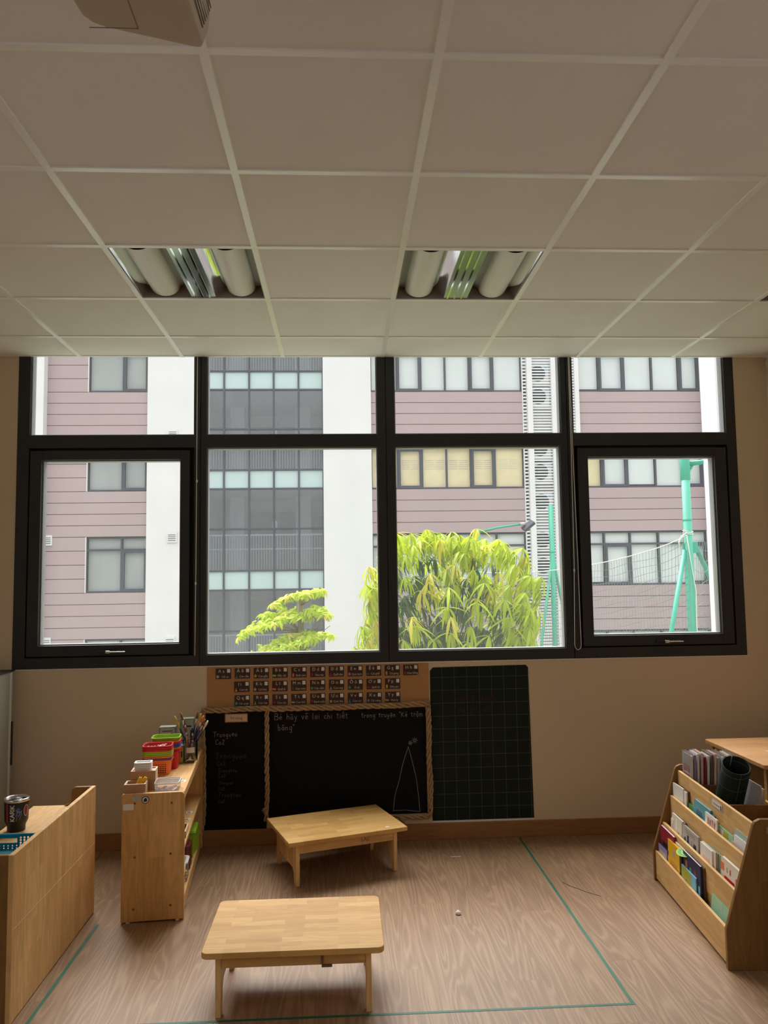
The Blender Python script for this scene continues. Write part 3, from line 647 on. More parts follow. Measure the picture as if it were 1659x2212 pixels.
# green squared board
gb = empty('squared_board', (.519, W, 0))
pl = [(.0, .105), (.597, .105), (.586, .975), (.572, .990), (.018, .985), (0, .965)]
MB().prism(pl, 'y', -.0032, -.0012).build('sheet', 'gridboard', gb)
box(.0, .597, -.0026, -.001, .0935, .105).build('lower_strip', 'white', gb)
tagm = (('acbd', .165, .782, .040), ('eegh', .300, .786, .038), ('ng', .165, .722, .034), ('ye', .235, .724, .038), ('obi', .31, .722, .034))
for s_, x_, z_, z2 in tagm:
    o = strokes(s_, x_, z_, z2, .002, seed=5).build('chalk_writing', 'chalk_red', gb); o.location.y = -.0037; o['kind'] = 'stuff'
tag(gb, 'tall dark green squared writing board with faint red chalk letters', 'board')

# ================================================================ furniture
# ---- floor tape
tp = MB()
tp.add([(-1.099, 3.728, 0), (-1.086, 3.728, 0), (-1.091, 2.909, 0), (-1.104, 2.896, 0)], [(0, 3, 2, 1)])
tp.add([(-1.104, 2.896, 0), (-1.091, 2.909, 0), (1.014, 2.902, 0), (1.027, 2.889, 0)], [(0, 3, 2, 1)])
tp.add([(1.014, 2.902, 0), (1.027, 2.889, 0), (1.028, 4.700, 0), (1.016, 4.700, 0)], [(0, 1, 2, 3)])
o = tp.build('floor_tape', 'tape', loc=(0, 0, .0008)); tag(o, 'thin green tape marking a rectangle on the plank floor', 'tape')

# ---- low tables
def low_table(loc, rz, wdt, dep, hgt, label, drawer, rounded):
    r = empty('low_table', loc, rz)
    t = .021
    rad = .025 if rounded else .004
    MB().prism([(p[0], p[1]) for p in rrect(-wdt / 2, wdt / 2, -dep / 2, dep / 2, rad, 5)], 'z', hgt - t, hgt).build('tabletop', 'top_x', r, bevel=.003, seg=3)
    ix, iy = wdt / 2 - .045, dep / 2 - (.04 if rounded else .035)
    th = .020
    for s in (-1, 1):
        # end panels: a board cut away below into two feet
        x0, x1 = (s * ix - (th if s > 0 else 0)), (s * ix + (0 if s > 0 else th))
        zc = .105 if rounded else .075
        prof = [(-iy, 0), (-iy + .035, 0), (-iy + .045, zc - .02), (-iy + .07, zc), (iy - .07, zc), (iy - .045, zc - .02), (iy - .035, 0), (iy, 0), (iy, hgt - t - .0005), (-iy, hgt - t - .0005)]
        MB().prism(prof, 'x', x0, x1).build('end_panel', 'wood_zy', r, bevel=.002)
    ah = .050
    box(-ix + th, ix - th, -iy + .004, -iy + .020, hgt - t - ah, hgt - t - .0005).build('apron', 'wood_x', r, bevel=.0015)
    box(-ix + th, ix - th, iy - .020, iy - .004, hgt - t - ah, hgt - t - .0005).build('apron', 'wood_x', r, bevel=.0015)
    if drawer:
        MB().box(.098, .103, -iy - .0015, -iy + .005, hgt - t - ah - .001, hgt - t - .001).box(.098, .135, -iy - .003, -iy + .004, hgt - t - ah - .006, hgt - t - ah + .002).build('dark_splinter', 'brown', r)
    else:
        o = strokes('bAU', .075, hgt - t - .034, .022, .0022, seed=4).build('pen_writing', 'brown', r); o.location.y = -iy + .0030
        MB().prism([(.009 * math.cos(k * PI / 6) * 1.3 + .22, .009 * math.sin(k * PI / 6) - .185) for k in range(12)], 'z', hgt, hgt + .0006).build('sticker', 'tag', r)
    return tag(r, label, 'table', 'low wooden tables on the floor')
low_table((-.178, 3.107, 0), math.radians(-.2), .636, .455, .2345, 'low wooden table standing closer to the camera, with rounded tabletop corners', True, True)
low_table((-.040, 4.345, 0), math.radians(19.0), .636, .452, .226, 'low wooden table turned at an angle before the blackboard, pen letters on its apron', False, False)

# ---- open shelf beside the blackboard
ang = math.radians(4.84)
sh = empty('open_shelf', (-.993, 3.72, 0), ang)
D_, L_ = .275, .955
for y0, nm in ((0, 'near'), (L_ - .02, 'far')):
    prof = rrect(0, D_, .006, .562, .018, 4)
    # only the upper outer corner is round
    prof = [(D_, .006), (D_, .545)] + [(D_ - .018 + .018 * math.cos(a), .544 + .018 * math.sin(a)) for a in (PI / 6, PI / 3, PI / 2)] + [(0.004, .562), (0, .558), (0, .006)]
    MB().prism(prof, 'y', y0, y0 + .02).build('side_panel', 'wood_zx', sh, bevel=.002)
box(.012, D_ - .016, .02, L_ - .02, .532, .548).build('top_board', 'wood_xy', sh, bevel=.001)
box(D_ - .016, D_ - .002, .02, L_ - .02, .520, .558).build('front_lip', 'wood_yz', sh, bevel=.003)
box(.012, D_ - .004, .02, L_ - .02, .293, .309).build('shelf', 'wood_xy', sh, bevel=.001)
box(.012, D_ - .004, .02, L_ - .02, .070, .086).build('shelf', 'wood_xy', sh, bevel=.001)
box(D_ - .018, D_ - .006, .02, L_ - .02, .020, .070).build('kick_board', 'wood_yz', sh)
box(.0, .012, .02, L_ - .02, .03, .548).build('back_board', 'wood_yz', sh)
for x, y in ((.03, .01), (.245, .01), (.03, L_ - .01), (.245, L_ - .01)):
    MB().lathe([(.010, 0), (.010, .007)], 10, (x, y)).build('foot', 'white', sh)
for x, z in ((.057, .52), (.218, .515), (.058, .285), (.215, .292), (.055, .06), (.216, .068)):
    MB().lathe([(.0, 0), (.0055, 0.0), (.0055, .0006), (0, .0006)], 10).xf(Matrix.Translation((x, -.0007, z)) @ Matrix.Rotation(-PI / 2, 4, 'X')).build('dowel', 'brown', sh)
box(.006, .052, -.0008, -.0001, .492, .519).build('sticker', 'tag', sh)
box(.045, .085, -.0008, -.0001, .532, .550).build('sticker', 'boxgrey', sh)
MB().lathe([(0, 0), (.0165, 0), (.0165, .0006), (0, .0006)], 20).xf(Matrix.Translation((.103, -.0012, .534)) @ Matrix.Rotation(-PI / 2, 4, 'X')).build('round_sticker', 'navy', sh)
MB().lathe([(0, 0), (.0135, 0), (.0135, .0003), (0, .0003)], 20).xf(Matrix.Translation((.103, -.0016, .534)) @ Matrix.Rotation(-PI / 2, 4, 'X')).build('sticker_face', 'tag', sh)
MB().prism([(.096, .526), (.108, .526), (.111, .532), (.107, .543), (.099, .541), (.095, .534)], 'y', -.0022, -.0016).build('sticker_mark', 'black', sh)
for y, z, s in ((.235, .5481, 1), (.33, .3091, 1), (.44, .3091, 1), (.56, .3091, 1), (.21, .3091, 1)):
    MB().box(D_ - .052, D_ - .020, y, y + .034, z, z + .0006).build('name_label', 'tag', sh); MB().box(D_ - .046, D_ - .030, y + .01, y + .02, z + .0006, z + .0009).build('label_print', 'ink', sh)
box(D_ - .002, D_ - .0012, .70, .73, .53, .552).build('name_label', 'tag', sh)
tag(sh, 'open wooden shelf unit seen end-on beside the blackboard, baskets and jar on top', 'shelf')
ZT_ = .548
def on_shelf(x, y, z=ZT_, rz=0.0):
    ca, sa = math.cos(ang), math.sin(ang)
    return (-.993 + x * ca - y * sa, 3.72 + x * sa + y * ca, z), ang + rz
# wooden boxes
def open_box(nm, x, y, w_, d_, h_, label, lid=None, z=ZT_, rz=0.0):
    l, a = on_shelf(x, y, z, rz); r = empty(nm, l, a); t = .007
    box(0, w_, 0, t, 0, h_).build('front_wall', 'boxwood', r, bevel=.001); box(0, w_, d_ - t, d_, 0, h_).build('rear_wall', 'boxwood', r, bevel=.001)
    box(0, t, t, d_ - t, 0, h_).build('side_wall', 'boxwood_l', r, bevel=.001); box(w_ - t, w_, t, d_ - t, 0, h_).build('side_wall', 'boxwood_l', r, bevel=.001)
    box(t, w_ - t, t, d_ - t, 0, .005).build('bottom', 'boxwood', r)
    MB().box(0, w_, 0, t, h_, h_ + .0008).box(0, w_, d_ - t, d_, h_, h_ + .0008).box(0, t, t, d_ - t, h_, h_ + .0008).box(w_ - t, w_, t, d_ - t, h_, h_ + .0008).build('rim', 'boxwood_l', r)
    if lid: box(t, w_ - t, t, d_ - t, h_ - .010, h_ - .005).build('lid', 'boxwood_l', r)
    return tag(r, label, 'box', 'wooden boxes on the open shelf')
open_box('wooden_box', .004, .024, .095, .075, .050, 'small open wooden box holding yellow sticks at the near corner of the shelf')
open_box('wooden_box', .018, .108, .112, .085, .088, 'taller lidded wooden box behind the one with yellow sticks, white trays on it', lid=True)
for i, (x, y, rx, rz_, lab) in enumerate(((.060, .055, .55, .5, 'yellow wooden block sticking out of the small box, left of the two'), (.078, .062, .75, .35, 'yellow wooden block sticking out of the small box, upright one on the right'))):
    l, a = on_shelf(x, y, ZT_ + .045); o = MB().prism([(-.007, -.02), (.007, -.02), (.008, .028), (.003, .033), (0, .028), (-.004, .033), (-.008, .027)], 'y', -.005, .005).build('yellow_block', 'yellow', bevel=.001)
    o.location = l; o.rotation_euler = (.12, rx * .8, a + rz_); tag(o, lab, 'block', 'yellow blocks in the small wooden box')
# foam trays
for i in range(4):
    l, a = on_shelf(.030, .120, ZT_ + .0890 + .0088 * i, rnd.uniform(-.03, .03)); t_ = MB(); w_, d_ = .080, .058
    o1 = rrect(0, w_, 0, d_, .01); o2 = rrect(.008, w_ - .008, .008, d_ - .008, .006); n = len(o1)
    vs = [(p[0], p[1], .008) for p in o1] + [(p[0] * .94 + .0025, p[1] * .94 + .002, 0) for p in o1] + [(p[0], p[1], .008) for p in o2] + [(p[0], p[1], .002) for p in o2]
    fs = [(n + k, n + (k + 1) % n, (k + 1) % n, k) for k in range(n)] + [(k, (k + 1) % n, 2 * n + (k + 1) % n, 2 * n + k) for k in range(n)] + [(2 * n + k, 2 * n + (k + 1) % n, 3 * n + (k + 1) % n, 3 * n + k) for k in range(n)] + [tuple(range(3 * n, 4 * n)), tuple(range(n, 2 * n))[::-1]]
    t_.add(vs, fs); o = t_.build('foam_tray', 'white', None, False); o.location = l; o.rotation_euler = (0, 0, a)
    tag(o, 'small white foam tray, %s of four on the lidded wooden box' % ['bottom one', 'second from below', 'third from below', 'topmost'][i], 'tray', 'foam trays stacked on the wooden box')
# plastic baskets
def basket_mesh(w_, d_, h_, holes):
    """tapered rounded basket with a rolled rim; walls are perforated on the long sides"""
    ms = MB(); tp_ = .86; n1 = 5
    o = rrect(-w_ / 2, w_ / 2, -d_ / 2, d_ / 2, .022, n1); n = len(o)
    def ring(k, z): return [(p[0] * k, p[1] * k, z) for p in o]
    lv = [(tp_, 0), (tp_ + .02, .004), (.985, h_ - .008), (1.045, h_ - .006), (1.055, h_ - .002), (1.03, h_), (.97, h_), (.955, h_ - .004), (tp_ - .03, .004)]
    vs = [v for k, z in lv for v in ring(k, z)]
    fs = []
    for i in range(len(lv) - 1):
        for k in range(n): fs.append((i * n + k, i * n + (k + 1) % n, (i + 1) * n + (k + 1) % n, (i + 1) * n + k))
    fs.append(tuple(range(n))[::-1]); fs.append(tuple(range((len(lv) - 1) * n, len(lv) * n)))
    ms.add(vs, fs)
    return ms
stack1 = ['orange', 'purple', 'orange', 'olive', 'lime', 'olive', 'red', 'red', 'red']
stack2 = ['red', 'red', 'orange', 'blue', 'blue', 'red', 'orange', 'lime']
cn = dict(orange='orange', purple='purple', olive='olive green', lime='lime green', red='red', blue='blue')
def basket(x, y, z, w_, d_, h_, col, label, group, full, rz=0):
    l, a = on_shelf(x, y, z, rz); r = empty('plastic_basket', l, a)
    if full:
        # lower visible basket: a perforated body
        basket_mesh(w_, d_, h_, True).build('body', col, r, True)
        hm = MB()
        for i in range(9):
            for j in range(5):
                px = -w_ * .30 + i * w_ * .075; pz = .012 + j * .0105; t = pz / h_; yy = -d_ / 2 * (.87 + .115 * t)
                hm.box(px - .0032, px + .0032, yy - .0006, yy + .001, pz - .0034, pz + .0034)
        hm.build('perforation', 'ink', r)['kind'] = 'stuff'
    else: basket_mesh(w_, d_, h_, False).build('body', col, r, True)
    return tag(r, label, 'basket', group)
ordn = ['bottom', 'second', 'third', 'fourth', 'fifth', 'sixth', 'seventh', 'eighth', 'topmost']
for i, c in enumerate(stack1):
    basket(.096, .440, ZT_ + .0088 * i, .140, .105, .074, c, '%s %s perforated basket, %s in the stack holding white clips' % ('small', cn[c], ordn[i] if i < 8 else 'topmost'), 'plastic baskets stacked on the shelf, front stack', i == 0)
for i, c in enumerate(stack2):
    basket(.122, .560, ZT_ + .0088 * i + .030 * 0, .140, .105, .092 if i < 7 else .100, c, 'small %s basket, %s in the rear stack of nested baskets' % (cn[c], ordn[i] if i < 7 else 'topmost'), 'plastic baskets stacked on the shelf, rear stack', False)
for i in range(16):
    l, a = on_shelf(.096 + rnd.uniform(-.05, .05), .440 + rnd.uniform(-.035, .035), ZT_ + .0704 + .058 + rnd.uniform(0, .008))
    o = MB().box(-.012, .012, -.003, .003, -.002, .002).box(-.012, -.004, -.0015, .0015, .002, .006).build('clip', 'white' if i % 4 else 'black', None)
    o.location = l; o.rotation_euler = (rnd.uniform(-.3, .3), rnd.uniform(-.5, .3), rnd.uniform(0, 6)); tag(o, 'small plastic clip in the top red basket', 'clip', 'clips in the top red basket')
# printed boxes
def pbox(x, y, w_, d_, h_, z, label, rz=0.0, col='boxgrey'):
    l, a = on_shelf(x, y, z, rz); r = empty('cardboard_box', l, a)
    box(0, w_, 0, d_, 0, h_).build('carton', 'boxgreen', r, bevel=.001)
    box(.005, w_ - .005, -.0008, 0, .005, h_ - .005).build('front_print', col, r); box(.004, w_ - .004, .004, d_ - .004, h_, h_ + .0006).build('top_print', 'boxgrey', r)
    MB().box(w_ * .25, w_ * .40, -.0014, -.0008, h_ * .3, h_ * .52).build('print_spot', 'brown', r); MB().box(w_ * .72, w_ * .84, -.0014, -.0008, h_ * .35, h_ * .7).build('print_spot', 'black', r)
    MB().box(w_ * .2, w_ * .8, -.0012, -.0008, h_ * .78, h_ * .82).build('print_line', 'ink', r)
    return tag(r, label, 'box', 'green printed boxes on the shelf')
pbox(.062, .700, .088, .06, .075, ZT_, 'lower of two green printed boxes behind the basket stacks')
pbox(.064, .703, .088, .06, .105, ZT_ + .0755, 'upper green printed box peeping over the basket stacks')
pbox(.165, .800, .075, .06, .205, ZT_, 'tall green printed box standing upright against the wall side of the jar')
pbox(.148, .640, .055, .06, .090, ZT_, 'short green printed box standing between baskets and jar', col='gold')
# jar with brushes
l, a = on_shelf(.232, .665); jr = empty('glass_jar', l, a)
R_ = .040
MB().lathe([(0, .0), (R_ - .004, .0), (R_, .006), (R_, .100), (R_ - .004, .108), (R_ + .002, .115), (R_, .118), (R_ - .003, .116), (R_ - .006, .108), (R_ - .003, .1), (R_ - .003, .008), (0, .006)], 28, close=False).build('glass', 'jar', jr, True)
MB().lathe([(R_ + .0005, .113), (R_ + .003, .115), (R_ + .0005, .117)], 28, close=False).build('rim', 'jar', jr, True)
lm = MB()
for i in range(7):
    a0 = math.radians(-112 + i * 9); a1 = math.radians(-112 + (i + 1) * 9)
    lm.add([((R_ + .001) * math.cos(a0), (R_ + .001) * math.sin(a0), .055), ((R_ + .001) * math.cos(a1), (R_ + .001) * math.sin(a1), .055), ((R_ + .001) * math.cos(a1), (R_ + .001) * math.sin(a1), .083), ((R_ + .001) * math.cos(a0), (R_ + .001) * math.sin(a0), .083)], [(0, 1, 2, 3)])
lm.build('label', 'tag', jr)
tag(jr, 'glass jar full of paint brushes at the far end of the open shelf', 'jar', )
def brush(tipx, tipz, hand, hair, label, dy, bx):
    l, a = on_shelf(0, 0, 0); r = empty('paint_brush', l, a)
    p0 = Vector((.232 + bx, .665 + dy * .3, ZT_ + .012)); p1 = Vector((tipx, .665 + dy, tipz)); d = (p1 - p0)
    if d.length < .2: p0 = p1 - d.normalized() * .2 if (p1 - d.normalized() * .2).z > ZT_ + .012 else p0
    d = p1 - p0
    q = lambda t: p0 + d * t
    MB().tube([q(0), q(.35), q(.62), q(.72)], [.0018, .003, .0042, .0035], 8).build('handle', hand, r, True)
    MB().tube([q(.72), q(.84)], [.0036, .0048], 8).build('ferrule', 'chrome' if hair != 'gold' else 'gold', r, True)
    MB().tube([q(.84), q(.92), q(1.0)], [.0048, .0062, .0035], 8).build('bristles', hair, r, True)
    return tag(r, label, 'brush', 'paint brushes in the glass jar')
BL = [(.150, .795, 'navy', 'gold', 'blue paint brush leaning farthest left in the jar, yellow bristles', -.01, .02),
      (.182, .808, 'redbook', 'brown', 'red-handled paint brush with silver ferrule, second from the left in the jar', .0, .015),
      (.196, .775, 'navy', 'brown', 'short blue paint brush just right of the red-handled one', .01, .01),
      (.273, .812, 'navy', 'brown', 'tallest dark paint brush right of the jar centre', .01, -.015),
      (.290, .802, 'navy', 'gold', 'blue paint brush with golden bristles beside the tallest one', -.008, -.01),
      (.302, .788, 'navy', 'orange', 'blue paint brush with orange bristles, third from the right', .006, -.018),
      (.313, .772, 'navy', 'brown', 'blue paint brush with brown bristles, second from the right', -.012, -.02),
      (.326, .762, 'navy', 'cream', 'blue paint brush with pale bristles leaning farthest right', .0, -.012),
      (.212, .735, 'gold', 'brown', 'thin wooden-handled paint brush standing upright in the jar', -.015, -.01),
      (.245, .728, 'redbook', 'black', 'short dark brush low in the middle of the jar', -.01, .012)]
for b_ in BL: brush(*b_)
# plastic container
l, a = on_shelf(.128, .052); tpw = empty('plastic_container', l, a)
w_, d_, h_ = .118, .120, .040
o1 = rrect(.004, w_ - .004, .004, d_ - .004, .015, 4); n = len(o1)
MB().add([(p[0] * .96 + .002, p[1] * .96 + .002, .001) for p in o1] + [(p[0], p[1], h_ - .006) for p in o1], [(k, (k + 1) % n, n + (k + 1) % n, n + k) for k in range(n)] + [tuple(range(n))[::-1]]).build('tub', 'clear', tpw, True)
MB().prism(rrect(0, w_, 0, d_, .018, 4), 'z', h_ - .006, h_).build('lid', 'clear', tpw, bevel=.002)
MB().tube([(p[0], p[1], h_) for p in rrect(.004, w_ - .004, .004, d_ - .004, .016, 4) + [(w_ - .004, d_ - .02)]], .0022, 6).build('lid_rim', 'white', tpw, True)
tag(tpw, 'clear plastic container with lid lying beside the wooden boxes', 'container')
for i in range(7):
    cx = ['grey', 'orange', 'purple', 'grey', 'grey', 'orange', 'paperwhite'][i]
    l, a = on_shelf(.150 + .012 * i, .075 + .009 * (i % 3) + .012, ZT_ + .006 + .004 * (i % 3)); o = MB().box(-.018, .018, -.005, .005, -.003, .003).build('craft_piece', cx, None, bevel=.002)
    o.location = l; o.rotation_euler = (.1, .15, a + i * .7); tag(o, ['grey craft piece at the left end inside the clear container', 'orange craft piece beside the leftmost grey one in the clear container', 'dark purple craft piece in the clear container', 'grey craft piece in the middle of the clear container', 'grey craft piece right of the middle in the clear container', 'orange craft piece near the right end of the clear container', 'white craft piece in the clear container'][i], 'craft piece', 'craft pieces in the clear container')
# on the middle and bottom shelves
open_box('wooden_tray', .186, .150, .080, .13, .030, 'wooden tray on the middle shelf with small dark things', z=.3095)
l, a = on_shelf(.188, .640, .0865); gbk = empty('green_basket', l, a)
MB().perf(-.085, .085, .0, .12, 14, 9, .0035, -.0015, .0015).xf(Matrix.Translation((.075, 0, .0)) @ Matrix.Rotation(math.radians(82), 4, 'Z')).build('perforated_side', 'lime', gbk)
MB().box(-.10, .073, -.085, -.082, 0, .12).box(-.10, .073, .082, .085, 0, .12).box(-.10, .07, -.085, .085, 0, .003).box(-.10, -.097, -.085, .085, 0, .12).build('body', 'lime', gbk)
MB().box(-.10, .085, -.09, .09, .120, .126).build('lid', 'lime', gbk, bevel=.003); MB().box(-.09, .082, -.08, .0, .1265, .131).box(-.09, .082, .005, .085, .1265, .131).build('lid_flap', 'lime', gbk, bevel=.003)
tag(gbk, 'lime green perforated basket with lid on the bottom shelf', 'basket')
l, a = on_shelf(.178, .43, .0865); mb_ = MB().prism(rrect(-.06, .085, -.06, .06, .02, 4), 'z', 0, .115).build('maroon_container', 'maroon', None, bevel=.004); mb_.location = l; mb_.rotation_euler = (0, 0, a); tag(mb_, 'dark maroon container on the bottom shelf before the green basket', 'container')
l, a = on_shelf(.190, .265, .0865); wb = empty('food_container', l, a)
MB().prism(rrect(-.06, .075, -.055, .055, .02, 4), 'z', 0, .082).build('tub', 'clear', wb, bevel=.003); MB().prism(rrect(-.064, .079, -.059, .059, .022, 4), 'z', .082, .090).build('lid', 'white', wb, bevel=.002); MB().prism(rrect(-.05, .065, -.045, .045, .016, 4), 'z', .090, .0908).build('lid_window', 'boxgrey', wb)
tag(wb, 'container with a white-rimmed lid on the bottom shelf', 'container')
for i in range(14):
    l, a = on_shelf(.256 + rnd.uniform(-.006, .006), .200 + rnd.uniform(-.05, .03), .0865 + .012 + rnd.uniform(0, .05))
    o = MB().lathe([(0, -.006), (.006, -.003), (.007, .002), (.003, .006), (0, .007)], 8).build('gold_bell', 'gold', None, True); o.location = l
    o.rotation_euler = (rnd.uniform(0, 2), rnd.uniform(0, 2), 0); tag(o, 'tiny golden bell heaped beside the white-lidded container', 'bell', 'golden bells on the bottom shelf')
l, a = on_shelf(.240, .090, .0865)
pr = empty('paper_roll', l, a); MB().tube([(0, 0, 0), (.004, .02, .12)], [.022, .026], 14).build('sheet', 'paperwhite', pr, True)
tag(pr, 'white striped paper roll on the bottom shelf behind the end panel', 'paper')

# ---- shelf with raised back at the left edge
bn = empty('low_cabinet', (-1.150, 2.925, 0))
Lb = .935
hb = .571
box(-.018, 0, 0, Lb, .004, hb).build('back_panel', 'wood_zy', bn, bevel=.0015)
box(-.0005, .0008, 0.004, Lb - .004, .3155, .3170).build('joint_line', 'boxwood_l', bn)
for y0 in (-.001, Lb - .019):
    prof = [(-.018, .004), (-.018, hb)] + [(-.085 - .02 * math.sin(a * PI / 8), hb - .02 + .02 * math.cos(a * PI / 8)) for a in range(0, 5)] + [(-.105, .512), (-.115, .498), (-.14, .486), (-.285, .486), (-.285, .004)]
    MB().prism(prof, 'y', y0, y0 + .02).build('side_panel', 'rack_z_shaded', bn, bevel=.002)
box(-.283, -.018, .0, Lb - .0, .470, .4865).build('top_board', 'wood_xy', bn, bevel=.002)
box(-.280, -.018, .019, Lb - .019, .24, .256).build('shelf', 'wood_xy', bn)
box(-.280, -.018, .019, Lb - .019, .03, .046).build('shelf', 'wood_xy', bn)
MB().box(-.085, -.040, .42, .47, .4866, .4872).build('name_label', 'tag', bn); MB().box(-.08, -.048, .437, .452, .4872, .4875).build('label_print', 'tagblue', bn)
tag(bn, 'low wooden cabinet with tall plain back panel, cup and blue basket on it', 'cabinet')
zc = .4866
# cup
cp = empty('travel_cup', (-1.368, 3.50, zc)); cp.scale = (.88, .88, .93)
MB().lathe([(0, 0), (.040, 0), (.041, .004), (.041, .022), (.046, .034), (.052, .045), (.0555, .128), (.0555, .131)], 36, close=False).build('body', 'black', cp, True)
MB().lathe([(.0555, .130), (.0580, .132), (.0582, .140), (.0555, .1435), (.051, .1435), (.0505, .138), (.030, .136), (0, .136)], 36, close=False).build('lid', 'chrome', cp, True)
MB().lathe([(0, .1365), (.049, .1375), (.049, .1385), (0, .1382)], 30, close=False).build('lid_top', 'black', cp, True)
MB().prism(rrect(-.002, .016, -.006, .006, .005, 3), 'z', .138, .143).build('lid_button', 'white', cp); MB().box(.028, .050, -.009, .009, .138, .147).build('lid_slider', 'black', cp, bevel=.002)
def wrap_strokes(m2d, r0, a0, z0):
    """lay flat strokes (x,z) around the cup"""
    o = MB(); o.f = m2d.f; o.v = [(r0(z) * math.cos(a0 + x / .055), r0(z) * math.sin(a0 + x / .055), z) for (x, _, z) in m2d.v]; return o
rad = lambda z: .0527 + (z - .045) / .083 * .0035 + .0008
view = math.atan2(-3.485, 1.385)
mt = MB(); 
CAP = {'K': (.62, [[(.05, 0), (.05, 1)], [(.55, 1), (.08, .45), (.6, 0)]]), 'A': (.66, [[(0, 0), (.32, 1), (.64, 0)], [(.12, .34), (.52, .34)]]), 'R': (.6, [[(.05, 0), (.05, 1), (.4, 1), (.55, .78), (.4, .52), (.05, .5)], [(.3, .5), (.6, 0)]]), 'I': (.2, [[(.08, 0), (.08, 1)]])}
zz_ = .052; sz = .0165
for ch in 'KARIK':
    adv, st = CAP[ch]
    for ln in st: mt.ribbon([(-v * sz * 1.1 - .011, 0, zz_ + u * sz * 1.28) for u, v in ln], .0030, (0, 1, 0))
    zz_ += (adv + .14) * sz * 1.28
wrap_strokes(mt, rad, view, 0).build('lettering', 'tag', cp)
pm2 = MB(); r3 = random.Random(3); pp = [(.0, .052)]
for ln in ([(-.002, .052), (.0, .066), (-.003, .078), (.004, .09), (.0, .10)], [(.012, .058), (.017, .070), (.022, .078), (.02, .09)], [(.002, .085), (.010, .094), (.018, .088), (.024, .096)], [(-.004, .098), (.004, .106), (.012, .104)], [(.006, .07), (.014, .082), (.008, .09)]):
    pm2.ribbon([(u, 0, v) for u, v in ln], .0014, (0, 1, 0))
wrap_strokes(pm2, rad, view, 0).build('line_art', 'tagblue', cp)
pm3 = MB()
for ln in ([(.0, .085), (.006, .095), (.014, .086), (.020, .092)], [(.002, .078), (.01, .074), (.018, .082)], [(-.002, .092), (.006, .1), (.016, .098)]):
    pm3.ribbon([(u, 0, v) for u, v in ln], .004, (0, 1, 0))
wrap_strokes(pm3, lambda z: rad(z) - .0004, view, 0).build('blue_print', 'blue', cp)
pm4 = MB().ribbon([(.045 + .012 * math.cos(k * PI / 8), 0, .092 + .024 * math.sin(k * PI / 8)) for k in range(17)], .0022, (0, 1, 0)); wrap_strokes(pm4, rad, view, 0).build('ring_print', 'tag', cp)
pm5 = MB(); 
for k in range(9):
    h2 = .022 * math.sin(PI * (k + .5) / 9); pm5.add([(.034 + .0026 * k, 0, .092 - h2), (.0366 + .0026 * k, 0, .092 - h2), (.0366 + .0026 * k, 0, .092 + h2), (.034 + .0026 * k, 0, .092 + h2)], [(0, 1, 2, 3)])
wrap_strokes(pm5, lambda z: rad(z) - .0003, view, 0).build('red_print', 'redbook', cp)
pm6 = MB().add([(-.052, 0, .046), (-.040, 0, .046), (-.040, 0, .126), (-.052, 0, .126)], [(0, 1, 2, 3)]); wrap_strokes(pm6, lambda z: rad(z) - .0004, view, 0).build('red_print', 'redbook', cp)
tag(cp, 'black travel cup reading KARIK with a shiny lid on the low cabinet', 'cup')
# blue basket
bb = empty('blue_basket', (-1.302, 3.088, zc))
bw, bd, bh = .235, .30, .0645
slot = {(i, j) for i in range(5, 12) for j in (2, 3, 4, 5)} 
def side(x0, x1, y0, y1):
    m2 = MB().perf(x0, x1, .006, bh - .006, 17, 6, .0042, y0, y1, slot={(i, j) for i in range(6, 11) for j in (4, 3)} | {(5, 3), (11, 3), (5, 4), (11, 4)})
    return m2
def far_wall(y):
    m2 = MB(); cw = bw / 17
    # holes left and right of a hand slot
    m2.perf(-bw / 2, -bw / 2 + cw * 5, .006, bh - .01, 5, 5, .0046, y, y + .003); m2.perf(bw / 2 - cw * 5, bw / 2, .006, bh - .01, 5, 5, .0046, y, y + .003)
    xa, xb = -bw / 2 + cw * 5, bw / 2 - cw * 5
    zs0, zs1 = bh - .034, bh - .017
    m2.perf(xa, xb, .006, zs0 - .006, 6, 2, .003, y, y + .003)
    m2.box(xa, xb, y, y + .003, zs0 - .006, zs0).box(xa, xb, y, y + .003, zs1, bh - .01).box(xa, xa + .006, y, y + .003, zs0, zs1).box(xb - .006, xb, y, y + .003, zs0, zs1)
    return m2
far_wall(bd / 2 - .003).build('end_wall', 'teal', bb); far_wall(-bd / 2).build('end_wall', 'teal', bb)
MB().perf(-bd / 2, bd / 2, .006, bh - .01, 22, 5, .0042, 0, .003).xf(Matrix.Translation((-bw / 2, 0, 0)) @ Matrix.Rotation(PI / 2, 4, 'Z')).build('side_wall', 'teal', bb)
MB().perf(-bd / 2, bd / 2, .006, bh - .01, 22, 5, .0042, 0, .003).xf(Matrix.Translation((bw / 2 + .003, 0, 0)) @ Matrix.Rotation(PI / 2, 4, 'Z')).build('side_wall', 'teal', bb)
box(-bw / 2, bw / 2, -bd / 2, bd / 2, 0, .006).build('bottom', 'teal', bb)
MB().box(-bw / 2 - .005, bw / 2 + .005, bd / 2 - .004, bd / 2 + .004, bh - .01, bh).box(-bw / 2 - .005, bw / 2 + .005, -bd / 2 - .004, -bd / 2 + .004, bh - .01, bh).box(-bw / 2 - .006, -bw / 2 + .004, -bd / 2, bd / 2, bh - .01, bh).box(bw / 2 - .002, bw / 2 + .006, -bd / 2, bd / 2, bh - .01, bh).build('rim', 'teal', bb, bevel=.002)
tag(bb, 'teal blue perforated basket with hand slot at the near end of the low cabinet', 'basket')

